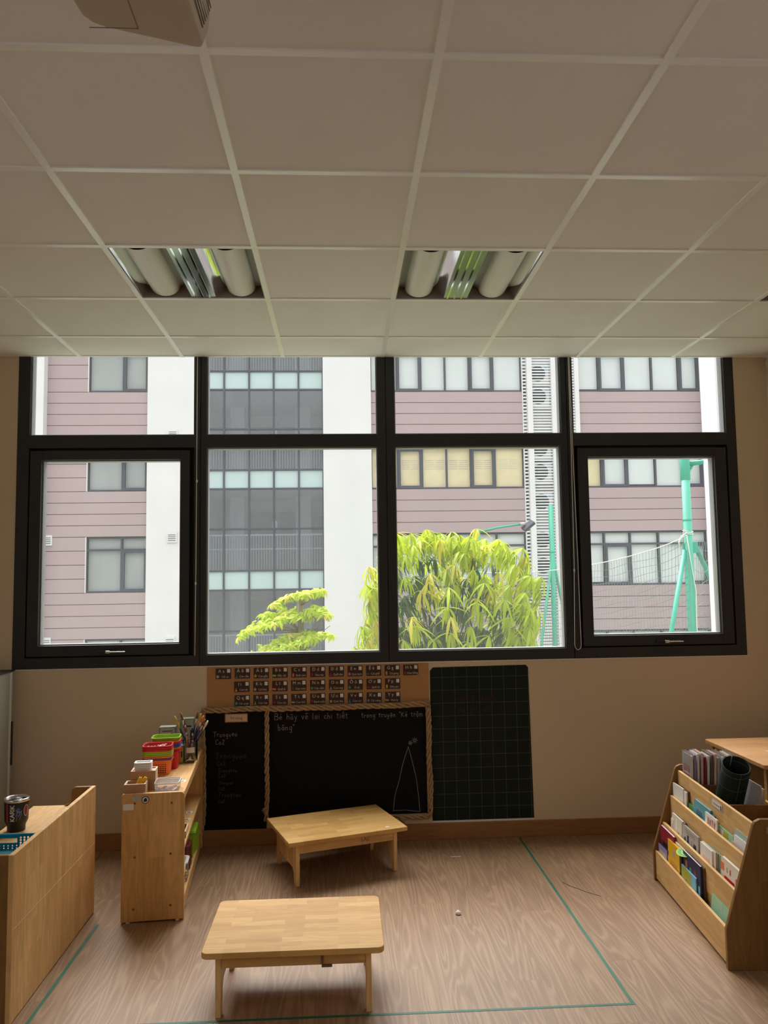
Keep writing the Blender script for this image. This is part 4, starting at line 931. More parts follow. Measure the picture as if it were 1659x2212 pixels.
# ---- white cabinet at the left edge
wc = empty('metal_cabinet', (-2.30, 4.22, 0))
box(0, .437, 0, .46, .02, 1.020).build('body', 'boxgrey', wc, bevel=.004)
box(0, .443, -.004, .465, 1.020, 1.026).build('top_seam', 'dark', wc)
MB().box(.437, .442, .405, .425, .03, 1.015).build('edge_strip', 'white', wc); MB().box(.437, .446, .430, .448, .50, .74).build('side_handle', 'black', wc, bevel=.003)
box(.02, .36, .05, .42, 1.026, 1.062).build('folder', 'white', wc, bevel=.002)
tag(wc, 'grey metal cabinet at the left edge of the picture by the window wall', 'cabinet')

# ---- book rack
ra = math.radians(-4.83)
rk = empty('book_rack', (1.466, 3.096, 0), ra)
RL = .925
prof = [(0, 0), (0, .150), (.122, .540), (.130, .553), (.150, .562), (.400, .562), (.400, 0)]
for y0 in (0, RL - .019): MB().prism(prof, 'y', y0, y0 + .019).build('side_panel', 'rack_z_shaded', rk, bevel=.002)
BD = [(.008, .012, .147), (.050, .165, .285), (.092, .298, .415), (.134, .418, .536)]
for x, z0, z1 in BD:
    box(x, x + .013, .019, RL - .019, z0, z1).build('front_board', 'rack_y', rk, bevel=.002)
    box(x + .013, x + .075, .019, RL - .019, z0 + .0, z0 + .012).build('pocket_floor', 'rack_y', rk)
for x, z0, z1 in BD[1:]: box(x + .004, x + .012, .019, RL - .019, z0 - .12, z0).build('backing', 'rack_y', rk)
box(.370, .383, .019, RL - .019, .02, .505).build('back_board', 'rack_y', rk, bevel=.002)
box(.147, .370, .019, RL - .019, .395, .407).build('bin_floor', 'rack_z_shaded', rk)
for y in (.415, .750): box(.147, .370, y, y + .012, .407, .500).build('divider', 'rack_z_shaded', rk, bevel=.0015)
nl = MB().prism([(p[0], p[1]) for p in rrect(.335, .452, .490, .522, .006, 3)], 'x', .1325, .1338).build('name_label', 'tagblue', rk); MB().prism(rrect(.338, .449, .493, .519, .005, 3), 'x', .1320, .1326).build('label_card', 'tag', rk)
MB().box(.1316, .1321, .365, .435, .503, .509).build('label_print', 'greybrown', rk); MB().box(.1316, .1321, .343, .357, .495, .515).build('label_print', 'brown', rk)
MB().prism([(.172, .508), (.30, .508), (.30, .535), (.29, .543), (.185, .543), (.172, .53)], 'y', -.0012, -.0002).build('end_label', 'greybrown', rk)
text('end_lettering', 'Góc đ', .018, 'ink', rk, (.205, -.0018, .517), FACE)
tag(rk, 'sloping wooden book rack with four tiers of picture books at the right edge', 'book rack')
cr, sr = math.cos(ra), math.sin(ra)
def rw(x, y, z): return (1.466 + x * cr - y * sr, 3.096 + x * sr + y * cr, z)
def book(x, y0, y1, z0, zt, th, cover, label, group, lean=.14, pages='paperwhite', art=None, nm='picture_book', rz=0.0, spine_near=True, soft=False):
    """book standing in a pocket, its cover turned to the front of the rack and leaning back"""
    wdt = y1 - y0; h = (zt - z0) / math.cos(lean)
    r = empty(nm, rw(x, y0, z0), rot=(0, lean, ra + rz))
    r.rotation_euler = (Matrix.Rotation(ra + rz, 4, 'Z') @ Matrix.Rotation(lean, 4, 'Y')).to_euler()
    c = .0012
    MB().box(0, c, 0, wdt, 0, h).box(th - c, th, 0, wdt, 0, h).box(c, th - c, 0 if spine_near else wdt - c, c if spine_near else wdt, 0, h).build('cover', cover, r)
    box(c, th - c, c * 2, wdt - .002, .002, h - .003).build('pages', pages, r)
    for a_ in (art or []):
        (u0, u1, v0, v1, cl) = a_
        box(-.0006, 0, wdt * u0, wdt * u1, h * v0, h * v1).build('cover_print', cl, r)
    return tag(r, label, 'book', group)
P = [.0245, .0665, .1085]      # x of the books in pockets 1..3
g3, g2, g1, g0 = 'picture books in the third tier of the rack', 'picture books in the second tier of the rack', 'picture books in the lowest tier of the rack', 'packets standing in the rear bins of the rack'
# third tier (between third and fourth board)
book(P[2], .77, .90, .315, .478, .006, 'paperwhite', 'crumpled white booklet farthest up in the third tier', g3, .03, rz=.05)
for i in range(3): book(P[2] + .004 + .0075 * i, .735, .86, .315, .47 + .002 * i, .0065, 'brown' if i else 'paperwhite', ['white-edged brown book right behind the crumpled booklet', 'thick brown book with pale edge, middle one by the far side panel', 'dark brown book at the back of the far bundle'][i], g3, .02, pages='greybrown')
book(P[2] + .004, .60, .74, .315, .425, .005, 'green', 'green book low behind the blue-green one in the third tier', g3, .1)
book(P[2] + .001, .455, .655, .315, .466, .010, 'tealbook', 'blue-green book with dark text lines in the third tier', g3, .1, art=[(.45, .8, .62, .645, 'navy'), (.45, .8, .68, .70, 'navy'), (.45, .8, .73, .75, 'navy'), (.5, .75, .56, .58, 'navy')])
book(P[2] + .012, .40, .45, .315, .455, .007, 'black', 'black and orange book half hidden behind the photo booklet', g3, .0, art=[(.1, .4, .6, .9, 'orange')])
book(P[2] - .008, .340, .475, .315, .458, .006, 'paperwhite', 'white booklet with a row of dark pictures in the third tier', g3, .06, art=[(.08, .8, .52, .92, 'palepink'), (.12, .22, .55, .85, 'black'), (.30, .42, .55, .9, 'redbook'), (.5, .6, .55, .85, 'brown'), (.66, .76, .55, .88, 'black')])
book(P[2] + .002, .205, .36, .315, .435, .006, 'palegreen', 'pale green and yellow book leaning low in the third tier', g3, .09, art=[(.3, .6, .4, .95, 'olive'), (.62, .95, .4, .9, 'palepink')])
book(P[2] + .012, .03, .20, .315, .470, .008, 'mint', 'mint green book at the near end of the third tier', g3, .05, art=[(0, 1, .82, .86, 'tealbook')])
book(P[2] + .001, .03, .19, .315, .448, .007, 'paperwhite', 'white sketch pad leaning against the mint green book', g3, .08)
book(P[2] - .008, .035, .185, .315, .425, .005, 'purplegrey', 'grey-pink booklet lying low before the white pad', g3, .05)
# second tier
book(P[1] - .001, .68, .83, .18, .352, .007, 'cream', 'cream book with white paper clip figure at the far end of the second tier', g2, .05, art=[(.45, .62, .6, .92, 'paperwhite'), (.3, .38, .5, .62, 'olive')])
for i in range(2): book(P[1] + .007 + .006 * i, .665, .80, .18, .348, .006, ['greybrown', 'brown'][i], ['grey-brown book behind the cream one', 'dark brown book behind the grey-brown one'][i], g2, .02)
book(P[1] - .0035, .80, .835, .18, .325, .004, 'paperwhite', 'narrow white leaflet in front of the newspaper booklet', g2, .05, art=[(.3, .6, .7, .85, 'olive')])
book(P[1] - .001, .475, .69, .18, .344, .007, 'grey', 'grey newsprint booklet with dark figures in the second tier', g2, .05, pages='cream', art=[(.12, .28, .35, .72, 'black'), (.35, .42, .45, .75, 'lilac'), (.55, .66, .4, .8, 'navy'), (.2, .75, .84, .87, 'greybrown'), (.2, .75, .9, .93, 'greybrown'), (.75, .82, .4, .7, 'black')])
book(P[1] - .003, .300, .435, .18, .342, .006, 'paperwhite', 'white picture book with green hill and pink writing in the second tier', g2, .02, art=[(.2, .8, .62, .74, 'palepink'), (.55, .98, .3, .5, 'green'), (.1, .5, .5, .58, 'palepink')])
for i, cc in enumerate(('cream', 'greybrown', 'mint', 'tealbook')):
    book(P[1] + .0025 + .0052 * i, .275 - .012 * i, .425 - .01 * i, .18, .346 - .002 * i, .0048, cc, ['cream book right behind the white hill book', 'grey-brown book, second behind the hill book', 'mint book, third behind the hill book', 'dark teal book at the back of the middle bundle'][i], g2, .02)
book(P[1] + .002, .045, .225, .18, .352, .012, 'cream', 'thick cream book with orange face and red strip, near end of second tier', g2, .05, art=[(.82, .99, .70, .88, 'orange'), (.25, .8, .55, .62, 'red'), (.0, 1, .0, .52, 'navy'), (.62, .68, .72, .84, 'grey'), (.45, .5, .72, .84, 'redbook'), (.1, .18, .6, .76, 'red')])
# lowest tier
book(.0305, .70, .90, .026, .274, .012, 'redbook', 'dark red hardback with black text panel at the far end of the lowest tier', g1, .02, art=[(.08, .82, .1, .74, 'black'), (.2, .7, .62, .65, 'grey'), (.2, .65, .54, .57, 'grey'), (.2, .6, .46, .49, 'grey')])
book(.0445, .69, .87, .026, .264, .004, 'redbook', 'thin dark red book behind the red hardback', g1, .0)
book(.0215, .77, .90, .026, .185, .004, 'lilac', 'lilac and grey wavy booklet bulging at the far end of the lowest tier', g1, .01, art=[(.1, .9, .1, .85, 'grey')])
book(.0262, .758, .895, .026, .192, .0035, 'black', 'black magazine with white edge behind the lilac booklet', g1, .0)
book(.0218, .600, .765, .026, .250, .008, 'yellow', 'bright orange-yellow book with a small grey star figure', g1, .03, pages='yellow', art=[(.42, .56, .72, .86, 'grey'), (.2, .8, .40, .41, 'brown'), (.2, .8, .44, .45, 'brown'), (.2, .8, .48, .49, 'brown'), (.2, .8, .52, .53, 'brown'), (.2, .8, .56, .57, 'brown'), (.2, .8, .60, .61, 'brown')])
book(.040, .56, .69, .026, .258, .005, 'cream', 'cream book behind the orange-yellow one', g1, .0)
book(.0225, .568, .598, .026, .235, .005, 'black', 'narrow black book between the yellow and the dark blue ones', g1, .02)
book(.0285, .345, .560, .026, .264, .010, 'navy', 'dark blue hardback with pale blue and orange figures', g1, .01, art=[(.75, .86, .62, .86, 'orange'), (.72, .88, .32, .6, 'skyblue'), (.52, .62, .5, .8, 'green'), (.46, .62, .2, .45, 'skyblue'), (.24, .36, .5, .82, 'redbook'), (.2, .38, .22, .48, 'skyblue'), (.05, .14, .3, .62, 'skyblue')])
book(.0410, .335, .50, .026, .260, .008, 'brown', 'brown-spined thick book behind the dark blue hardback', g1, .0, pages='brown')
book(.0215, .385, .565, .026, .200, .006, 'skyblue', 'light blue picture book low before the dark blue hardback', g1, .01, art=[(.35, .98, .2, .98, 'olive'), (.6, .8, .5, .75, 'paperwhite'), (.3, .5, .4, .6, 'palepink')])
book(.024, .075, .255, .026, .190, .004, 'palegreen', 'crumpled pale green booklet alone at the near end of the lowest tier', g1, .12, art=[(.35, .6, .8, .95, 'mint')])
# handled green fan over the yellow book
fn = empty('paper_fan', rw(P[0] + .028, .565, .252), rot=(0, 0, ra))
o1 = [(.045 * math.cos(k * PI / 10), .060 * math.sin(k * PI / 10)) for k in range(20)]
fb = MB(); o2 = [(.022 * math.cos(k * PI / 10), .030 * math.sin(k * PI / 10) - .004) for k in range(20)]
def ringm(a_, b_, z0, z1):
    n = len(a_); vs = [(p[0], p[1], z1) for p in a_] + [(p[0], p[1], z1) for p in b_] + [(p[0], p[1], z0) for p in a_] + [(p[0], p[1], z0) for p in b_]
    return MB().add(vs, [(k, (k + 1) % n, n + (k + 1) % n, n + k) for k in range(n)] + [(2 * n + k, 3 * n + k, 3 * n + (k + 1) % n, 2 * n + (k + 1) % n) for k in range(n)] + [(k, 2 * n + k, 2 * n + (k + 1) % n, (k + 1) % n) for k in range(n)] + [(n + k, n + (k + 1) % n, 3 * n + (k + 1) % n, 3 * n + k) for k in range(n)])
ringm([(p[0] * 1.06, p[1] * 1.06) for p in o1], [(p[0] * .8, p[1] * .8) for p in o2], 0, .0016).build('border', 'lime', fn)
ringm([(p[0] * .92, p[1] * .92) for p in o1], [(p[0] * 1.3, p[1] * 1.3) for p in o2], .0016, .0022).build('green_band', 'green', fn)
MB().box(-.008, .008, -.14, -.058, 0, .0016).build('tongue', 'yellow', fn)
fn.rotation_euler = (Matrix.Rotation(ra, 4, 'Z') @ Matrix.Rotation(math.radians(-14), 4, 'Y')).to_euler()
tag(fn, 'green and yellow oval paper piece lying over the books of the lowest tier', 'paper piece')
# packets in the far bin
for i in range(13):
    x = .152 + .0155 * i
    cv = ['paperwhite', 'lilac', 'paperwhite', 'palepink', 'redbook', 'paperwhite', 'brown', 'palepink', 'grey', 'paperwhite', 'greybrown', 'cream', 'greybrown'][i]
    r = book(x, .770 + .002 * (i % 3), .885 - .003 * (i % 4), .4075, .632 + .006 * ((i * 5) % 4) - .0012 * i, .0105, cv,
         ['pink-labelled plastic packet facing out at the front of the far bin', 'lilac packet, second in the far bin', 'white packet, third in the far bin', 'pale pink packet, fourth in the far bin', 'dark red packet, fifth in the far bin', 'white packet behind the dark red one',
          'brown packet, seventh in the far bin', 'pale pink packet, eighth in the far bin', 'grey packet, ninth in the far bin', 'white packet, tenth in the far bin', 'grey-brown packet before the cream one', 'cream packet, last but one in the far bin', 'grey-brown packet at the very back of the far bin'][i], g0, 0.02 + .004 * i,
         pages='greybrown', nm='book_packet', art=[(.12, .88, .45, .78, 'pink'), (.14, .3, .50, .72, 'black'), (.45, .7, .45, .6, 'yellow')] if i == 0 else None)
    if i % 3 == 0:
        wdt = .118; sl_ = MB().box(-.0016, -.0010, -.003, wdt, .02, .235).box(.0112, .0118, -.003, wdt, .02, .235).build('plastic_sleeve', 'clear', r)
# rolled squared board in the second bin
rl = empty('rolled_board', rw(.262, .625, .412))
axis = Vector(rw(.262, .485, .655)) - Vector(rw(.262, .625, .412)); rl.rotation_euler = axis.to_track_quat('Z', 'Y').to_euler(); Lr = axis.length
R0 = .061
MB().lathe([(R0, .0), (R0, Lr), (R0 - .002, Lr + .0005), (R0 - .004, Lr), (R0 - .004, 0)], 40, close=False).build('roll', 'rollboard' if 'rollboard' in M else 'gridboard', rl, True)
MB().box(-.0012, .0012, R0 - .0065, R0 - .0035, Lr - .05, Lr + .001).build('loose_edge', 'tag', rl)
tag(rl, 'dark green squared board rolled into a tube leaning in the rack bin', 'rolled board')
for i, (x, lab, cl) in enumerate(((.335, 'clear plastic folder leaning behind the rolled board', 'clear'), (.350, 'white sheet folder at the back board behind the roll', 'paperwhite'))):
    r = empty('plastic_folder', rw(x, .43, .4075)); r.rotation_euler = (Matrix.Rotation(ra, 4, 'Z') @ Matrix.Rotation(.02, 4, 'Y')).to_euler()
    box(0, .004, 0, .24, 0, .17 - .015 * i).build('sheet', cl if i else 'grey', r); box(-.001, .005, -.004, .002, 0, .172 - .015 * i).build('edge', 'clear' if i == 0 else 'gold', r)
    tag(r, lab, 'folder')

# ---- cabinet behind the rack
cbn = empty('wooden_cabinet', (2.01, 3.765, 0), math.radians(0.3))
hz_ = .600
MB().prism(rrect(0, .62, 0, .63, .016, 4), 'z', hz_ - .022, hz_).build('top_board', 'cab', cbn, bevel=.004, seg=3)
box(.03, .6, .03, .048, .004, hz_ - .022).build('side_panel', 'rack_z_shaded', cbn); box(.03, .6, .58, .598, .004, hz_ - .022).build('side_panel', 'rack_z_shaded', cbn)
box(.065, .6, .048, .58, .03, hz_ - .03).build('carcass', 'rack_z_shaded', cbn)
box(.035, .055, .555, .58, .004, hz_ - .022).build('corner_post', 'rack_y', cbn); box(.035, .055, .048, .08, .004, hz_ - .022).build('corner_post', 'rack_y', cbn)
MB().box(.0635, .0648, .38, .50, hz_ - .082, hz_ - .050).build('name_label', 'tag', cbn); MB().box(.0635, .0648, .33, .365, hz_ - .085, hz_ - .045).build('name_label', 'tag', cbn); MB().box(.0635, .0648, .46, .51, hz_ - .135, hz_ - .092).build('name_label', 'tag', cbn)
MB().box(.0630, .0636, .40, .48, hz_ - .068, hz_ - .062).build('label_print', 'greybrown', cbn); MB().box(.0630, .0636, .34, .355, hz_ - .075, hz_ - .055).build('label_print', 'black', cbn)
MB().box(.17, .20, .30, .303, hz_, hz_ + .0006).box(.20, .225, .30, .306, hz_, hz_ + .0006).box(.17, .173, .27, .30, hz_, hz_ + .0006).build('pen_mark', 'tag', cbn)
tag(cbn, 'brown wooden cabinet with rounded top edge behind the book rack', 'cabinet')
o = box(0, .09, 0, .06, 0, .003).build('paper_slip', 'paperwhite', None); o.location = (2.08, 3.80, hz_); tag(o, 'white paper slip at the near edge of the brown cabinet top', 'paper')
bt = empty('book_pile', (0, 0, 0))
bpile = box(0, .20, 0, .15, 0, .03).build('bound_book', 'greybrown', None, bevel=.002); bpile.location = rw(.42, .33, .47); C.objects.unlink(bpile)
bpile = empty('book', rw(.415, .30, .0)); bpile.rotation_euler = (0, 0, ra)
bpile_c = box(0, .20, 0, .30, .0, .44).build('crate', 'rack_z_shaded', bpile); 
bpile['label'] = 'plain wooden crate behind the rack back board'; bpile['category'] = 'crate'; bpile.name = 'wooden_crate'
for i in range(2):
    r = empty('exercise_book', rw(.43, .33, .4405 + .0185 * i), ra + .05 * i); box(0, .16, 0, .21, 0, .003).build('cover', 'cream', r); box(.002, .158, .002, .208, .003, .014).build('pages', 'paperwhite', r); box(0, .16, 0, .21, .014, .017).build('cover', 'greybrown', r)
    tag(r, ['lower grey-brown exercise book lying on the crate behind the rack', 'upper grey-brown exercise book lying on the crate behind the rack'][i], 'book')
bpy.data.objects.remove(bt)

# ---- small things on the floor
o = box(-.028, .028, -.003, .003, 0, .002).build('paper_strip', 'tag', None); o.location = (.610, 4.425, .0002); tag(o, 'small white paper strip on the floor before the squared board', 'paper')
o = MB().lathe([(0, 0), (.014, .003), (.011, .012), (.004, .017), (0, .018)], 7).build('crumpled_wrapper', 'white', None); o.location = (.514, 3.693, .0002); tag(o, 'tiny crumpled silver wrapper in the middle of the floor', 'wrapper')
pts = [(1.083, 4.02), (1.095, 3.985), (1.12, 3.945), (1.135, 3.93), (1.155, 3.895), (1.185, 3.86), (1.21, 3.835), (1.212, 3.825)]
o = MB().tube([(a_ - 1.12, b_ - 3.93, .0016) for a_, b_ in pts], .0009, 6).build('loose_thread', 'black', None); o.location = (1.12, 3.93, 0); tag(o, 'thin black thread lying on the floor outside the green tape', 'thread')

# ---- projector
pj = empty('projector', (-.30, 1.45, 2.62))
outl = [(.018, -.16), (.0245, .060), (.027, .118), (.020, .130), (.005, .128), (-.158, .075), (-.180, .062), (-.194, .040), (-.200, -.02), (-.205, -.16)]
outt = [(.040, -.16), (.046, .020), (.044, .085), (.034, .150), (.015, .160), (-.15, .115), (-.178, .098), (-.2, .060), (-.21, -.02), (-.215, -.16)]
n = len(outl)
MB().add([(p[0], p[1], 0) for p in outl] + [(p[0], p[1], .05) for p in [((a_[0] + b_[0]) / 2 + .006, (a_[1] + b_[1]) / 2 + .004) for a_, b_ in zip(outl, outt)]] + [(p[0], p[1], .085) for p in outt] + [(p[0] * .9, p[1] * .9, .10) for p in outt],
         [(q * n + k, (q + 1) * n + k, (q + 1) * n + (k + 1) % n, q * n + (k + 1) % n) for q in range(3) for k in range(n)] + [tuple(range(n)), tuple(range(3 * n, 4 * n))[::-1]]).build('body', 'proj', pj, bevel=.004)
for k in range(7):
    z = .014 + .0085 * k; e = z / .085
    MB().box(0, .0016, -.15, .085 + .02 * e, 0, .0038).xf(Matrix.Translation((.0245 + .020 * e * 1.15, 0, z)) @ Matrix.Rotation(math.radians(-1.5), 4, 'Z')).build('vent_slot', 'projd', pj)
MB().box(-.0945, -.0935, -.10, .075, -.0008, .0005).box(-.19, -.0935, .0745, .0755, -.0008, .0005).build('hatch_line', 'projd', pj)
MB().box(-.045, -.015, -.03, -.015, -.0008, .0005).build('print', 'projd', pj)
MB().lathe([(.022, .095), (.022, .20), (.06, .205), (.06, .236)], 20, (-.09, -.05)).build('ceiling_mount', 'bar', pj, True)
tag(pj, 'beige ceiling projector with side vents seen from below', 'projector')

# ================================================================ outside
GZ = -4.2
g = struct(box(-60, 60, W + .3, 90, GZ - .2, GZ).build('ground', 'court'))
D = 28.0
ST = 3.52
bld = empty('school_building', (0, D, GZ)); OZ = -GZ
tag(bld, 'school building across the yard with white bays, mauve boards and glazed bay', 'building')
def part(m_, name, mat, parent=bld, **kw):
    m_.v = [(v[0], v[1], v[2] + OZ) for v in m_.v]; return m_.build(name, mat, parent, **kw)
TOPZ = 12.6
def bay(x0, x1, y0): part(box(x0, x1, y0, 6, GZ, TOPZ), 'white_bay', 'fwhite')
o = box(4.470, 6.6, 9.05, 9.45, GZ, 12.0).build('white_pillar', 'fwhite'); struct(o)
bay(-16, -10.22, -.35); bay(-6.73, -4.98, -.12); bay(-.58, 1.13, -.12); bay(13.24, 18, -.45)
sills = [1.13 + ST * k for k in range(-1, 4)]
def brown(x0, x1, pier, nmull, sashes, blinds, nxt):
    part(box(x0, x1, 1.2, 6, GZ, TOPZ), 'inner_core', 'fcore')
    part(box(x0 - .02, x1 + .02, .05, 1.2, TOPZ - .4, TOPZ), 'parapet', 'fwhite')
    for s, zs in enumerate(sills):
        # band of boards from window head to next sill
        z0 = zs + 1.93; 
        part(box(x0, x1, .055, 1.2, z0 - .0, zs + ST), 'wall_band', 'fcore')
        if s == 0: part(box(x0, x1, .055, 1.2, GZ, zs), 'wall_band', 'fcore')
        for k in range(4): part(box(x0 + .005, x1 - .005, .0, .055, z0 + .3975 * k + .010, z0 + .3975 * (k + 1) - .010), 'cladding_board', 'clad')
        if s == 0:
            for k in range(4): part(box(x0 + .005, x1 - .005, .0, .055, zs - .3975 * (k + 1) + .010, zs - .3975 * k - .010), 'cladding_board', 'clad')
        wx = x0
        if pier:
            part(box(x0, pier, .055, 1.2, zs, z0), 'wall_pier', 'fcore')
            for k in range(4): part(box(x0 + .005, pier - .03, .0, .055, zs + .4825 * k + .010, zs + .4825 * (k + 1) - .010), 'cladding_board', 'clad')
            part(box(pier - .028, pier, -.005, .06, zs, z0), 'reveal_strip', 'fwhite'); wx = pier
        # window of this storey
        fr = MB(); y0, y1 = .05, .12; b = [wx] + nmull + [x1]
        fr.box(wx, x1, y0, y1, zs, zs + .06).box(wx, x1, y0, y1, z0 - .06, z0).box(wx, x1, y0, y1, zs + 1.44, zs + 1.51)
        for i, x in enumerate(b): fr.box(x - .03 if i else x, x + .03 if i < len(b) - 1 else x, y0 - .002, y1, zs, z0)
        for i in sashes:
            a, c = b[i], b[i + 1]; e = .10; zt = zs + 1.47
            fr.box(a + .02, a + e, y0 - .02, y1, zs + .02, zt).box(c - e, c - .02, y0 - .02, y1, zs + .02, zt).box(a + e, c - e, y0 - .02, y1, zs + .02, zs + e + .02).box(a + e, c - e, y0 - .02, y1, zt - e, zt)
        wn = part(fr, 'window', 'fframe')
        for i in range(len(b) - 1):
            part(box(b[i] + .03, b[i + 1] - .03, .085, .095, zs + .06, z0 - .06), 'pane', 'fglass', wn)
            bm = blinds(s, i)
            if bm: part(box(b[i] + .03, b[i + 1] - .03, .17 + rnd.uniform(0, .03), .20, zs + (.02 if rnd.random() < .8 else .12), z0), 'blind', bm, wn)
        part(box(wx + .03, x1, .16, 1.19, zs + .001, zs + .04), 'inner_sill', 'inwall', wn)
left_bl = lambda s, i: {2: 'blindg', 3: 'blindg', 1: 'blindg'}.get(s, 'blindw')
M['blindg'] = plain('grey_green_blind', (0.42, 0.46, 0.47), .8, var=.1, scale=1)
brown(-10.22, -6.73, -8.80, [-7.61], [1], left_bl, 0)
brown(1.13, 6.62, None, [2.07, 2.95, 3.83, 4.71, 5.58], [1, 4], lambda s, i: 'blindc' if s == 2 else 'blindw', 0)
brown(8.68, 13.24, None, [9.48, 10.43, 11.47, 12.49], [1, 4], lambda s, i: ('blindc' if (s == 2 and i == 0) else 'blindw'), 0)
# folds printed on the roman blinds
for s_, x0, x1 in ((2, 1.2, 6.55), (2, 9.0, 11.2)):
    for (a, b_) in ((1.16, 2.03), (2.17, 2.85), (3.0, 3.8), (3.87, 4.65), (4.83, 5.5), (5.65, 6.5)):
        if x0 > 8: continue
        for k in range(5):
            w_ = (b_ - a); o_ = .1 + .06 * (k % 2)
            part(box(a + w_ * .12, a + w_ * .46, .158, .166, 5.40 + .075 * k, 5.43 + .075 * k), 'blind_stripe', 'cream')
            part(box(a + w_ * .56, a + w_ * .90, .158, .166, 5.40 + .075 * k, 5.43 + .075 * k), 'blind_stripe', 'cream')
# curtain wall stair bay
cw0, cw1 = -4.98, -.58
vx = [-4.96, -4.08, -3.20, -2.33, -1.45, -.585]
part(box(cw0, cw1, 5.0, 5.2, GZ, TOPZ), 'corridor_wall', 'inwall')
part(box(cw0, cw1, .1, 5.2, TOPZ - .3, TOPZ), 'roof_slab', 'fwhite')
hz_l = []
for k in range(-1, 4):
    zb = 1.15 + (3.55 if k else 3.55) * k
    hz_l += [zb, zb + .67, zb + 2.13, ]
    part(box(cw0, cw1, .30, 5.0, zb + .05, zb + .55), 'floor_slab', 'inwall')
    for i in range(5): part(box(vx[i] + .03, vx[i + 1] - .03, .04, .07, zb + .03, zb + .64), 'spandrel_panel', 'spandrel')
    # corridor behind
    part(box(-4.3, -3.75, 3.2, 3.7, zb + .55, zb + 3.6), 'column', 'inwall'); part(box(-1.75, -1.15, 3.2, 3.7, zb + .55, zb + 3.6), 'column', 'inwall')
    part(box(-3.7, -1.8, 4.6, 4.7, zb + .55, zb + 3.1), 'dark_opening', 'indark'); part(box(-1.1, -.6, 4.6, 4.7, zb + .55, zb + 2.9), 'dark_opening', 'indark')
    part(box(-2.55, -2.38, 2.0, 2.1, zb + 2.3, zb + 2.55), 'wall_sign', 'fwhite')
    part(MB().prism([(-2.6, zb + .6), (-2.3, zb + .6), (-2.32, zb + 2.9), (-2.42, zb + 2.9)], 'y', 2.6, 2.7), 'stair_string', 'indark')
    rl_ = MB()
    for j in range(46): rl_.box(cw0 + .05 + .095 * j, cw0 + .05 + .095 * j + .022, .62, .64, zb + .67, zb + 1.92)
    o = part(rl_, 'baluster', 'steel'); o['kind'] = 'stuff'
    part(box(cw0, cw1, .60, .66, zb + 1.92, zb + 1.98), 'handrail', 'steel'); part(box(cw0, cw1, .60, .66, zb + .60, zb + .66), 'foot_rail', 'steel')
part(box(cw0, cw1, .78, .82, 2.585, 2.625), 'white_rail', 'white')
fr = MB()
for x in vx: fr.box(x - .028, x + .028, -.03, .09, GZ, TOPZ)
cwn = part(fr, 'mullion', 'fframe')
for z in hz_l: part(box(cw0, cw1, -.02, .08, z - .028, z + .028), 'transom', 'fframe')
zz2 = sorted(hz_l) + [TOPZ]; SPB = [1.15 + 3.55 * k for k in range(-1, 4)]
for a, b_ in zip(zz2[:-1], zz2[1:]):
    if any(abs(a - q_) < .01 for q_ in SPB): continue
    for i in range(5): part(box(vx[i] + .028, vx[i + 1] - .028, .015, .025, a + .028, b_ - .028), 'pane', 'cglass')
# small vents
for x, z, b_ in ((-5.84, 6.62, -.12), (-5.84, 3.01, -.12), (-5.88, -.58, -.12), (-10.12, 2.96, 0.), (-10.1, -.55, 0.)):
    v = part(box(x - .17, x + .17, b_ - .05, b_, z - .18, z + .18), 'vent_cover', 'fwhite')
    for k in range(4): part(box(x - .13, x + .13, b_ - .056, b_ - .05, z - .12 + .065 * k, z - .10 + .065 * k), 'vent_slot', 'fframe', v)
# louvred tower
part(box(6.62, 8.68, .42, 6, GZ, TOPZ), 'tower_core', 'fwhite')
for a, b_ in ((6.78, 6.97), (7.67, 7.85), (8.53, 8.68)): part(box(a, b_, -.15, .1, GZ, TOPZ), 'white_post', 'fwhite')
part(box(6.62, 6.66, 0, .42, GZ, TOPZ), 'side_cheek', 'fwhite'); part(box(8.60, 8.67, .1, .42, GZ, TOPZ), 'side_cheek', 'fwhite')
sm_ = box(6.97, 7.67, -.045, -.02, 0, .040).mesh('louvre_slat', M['louvre'])
n_ = 0
z = -1.2
while z < 10.6:
    inst('louvre_slat', sm_, bld, (0, 0, z + OZ)); z += .105
sd = MB(); z = -1.2
while z < 10.6:
    sd.box(6.66, 6.78, .0, .03, z, z + .05).box(6.70, 6.78, .03, .2, z + .05, z + .06); z += .125
o = part(sd, 'side_fins', 'louvre'); o['kind'] = 'stuff'
z = -1.2; sd = MB()
while z < 10.6:
    sd.box(7.85, 8.53, -.05, -.02, z, z + .05); z += .105
    for k in range(6): sd.box(7.87 + .115 * k, 7.885 + .115 * k, -.02, 0.0, z, z + .05)
o = part(sd, 'fine_louvres', 'louvre'); o['kind'] = 'stuff'
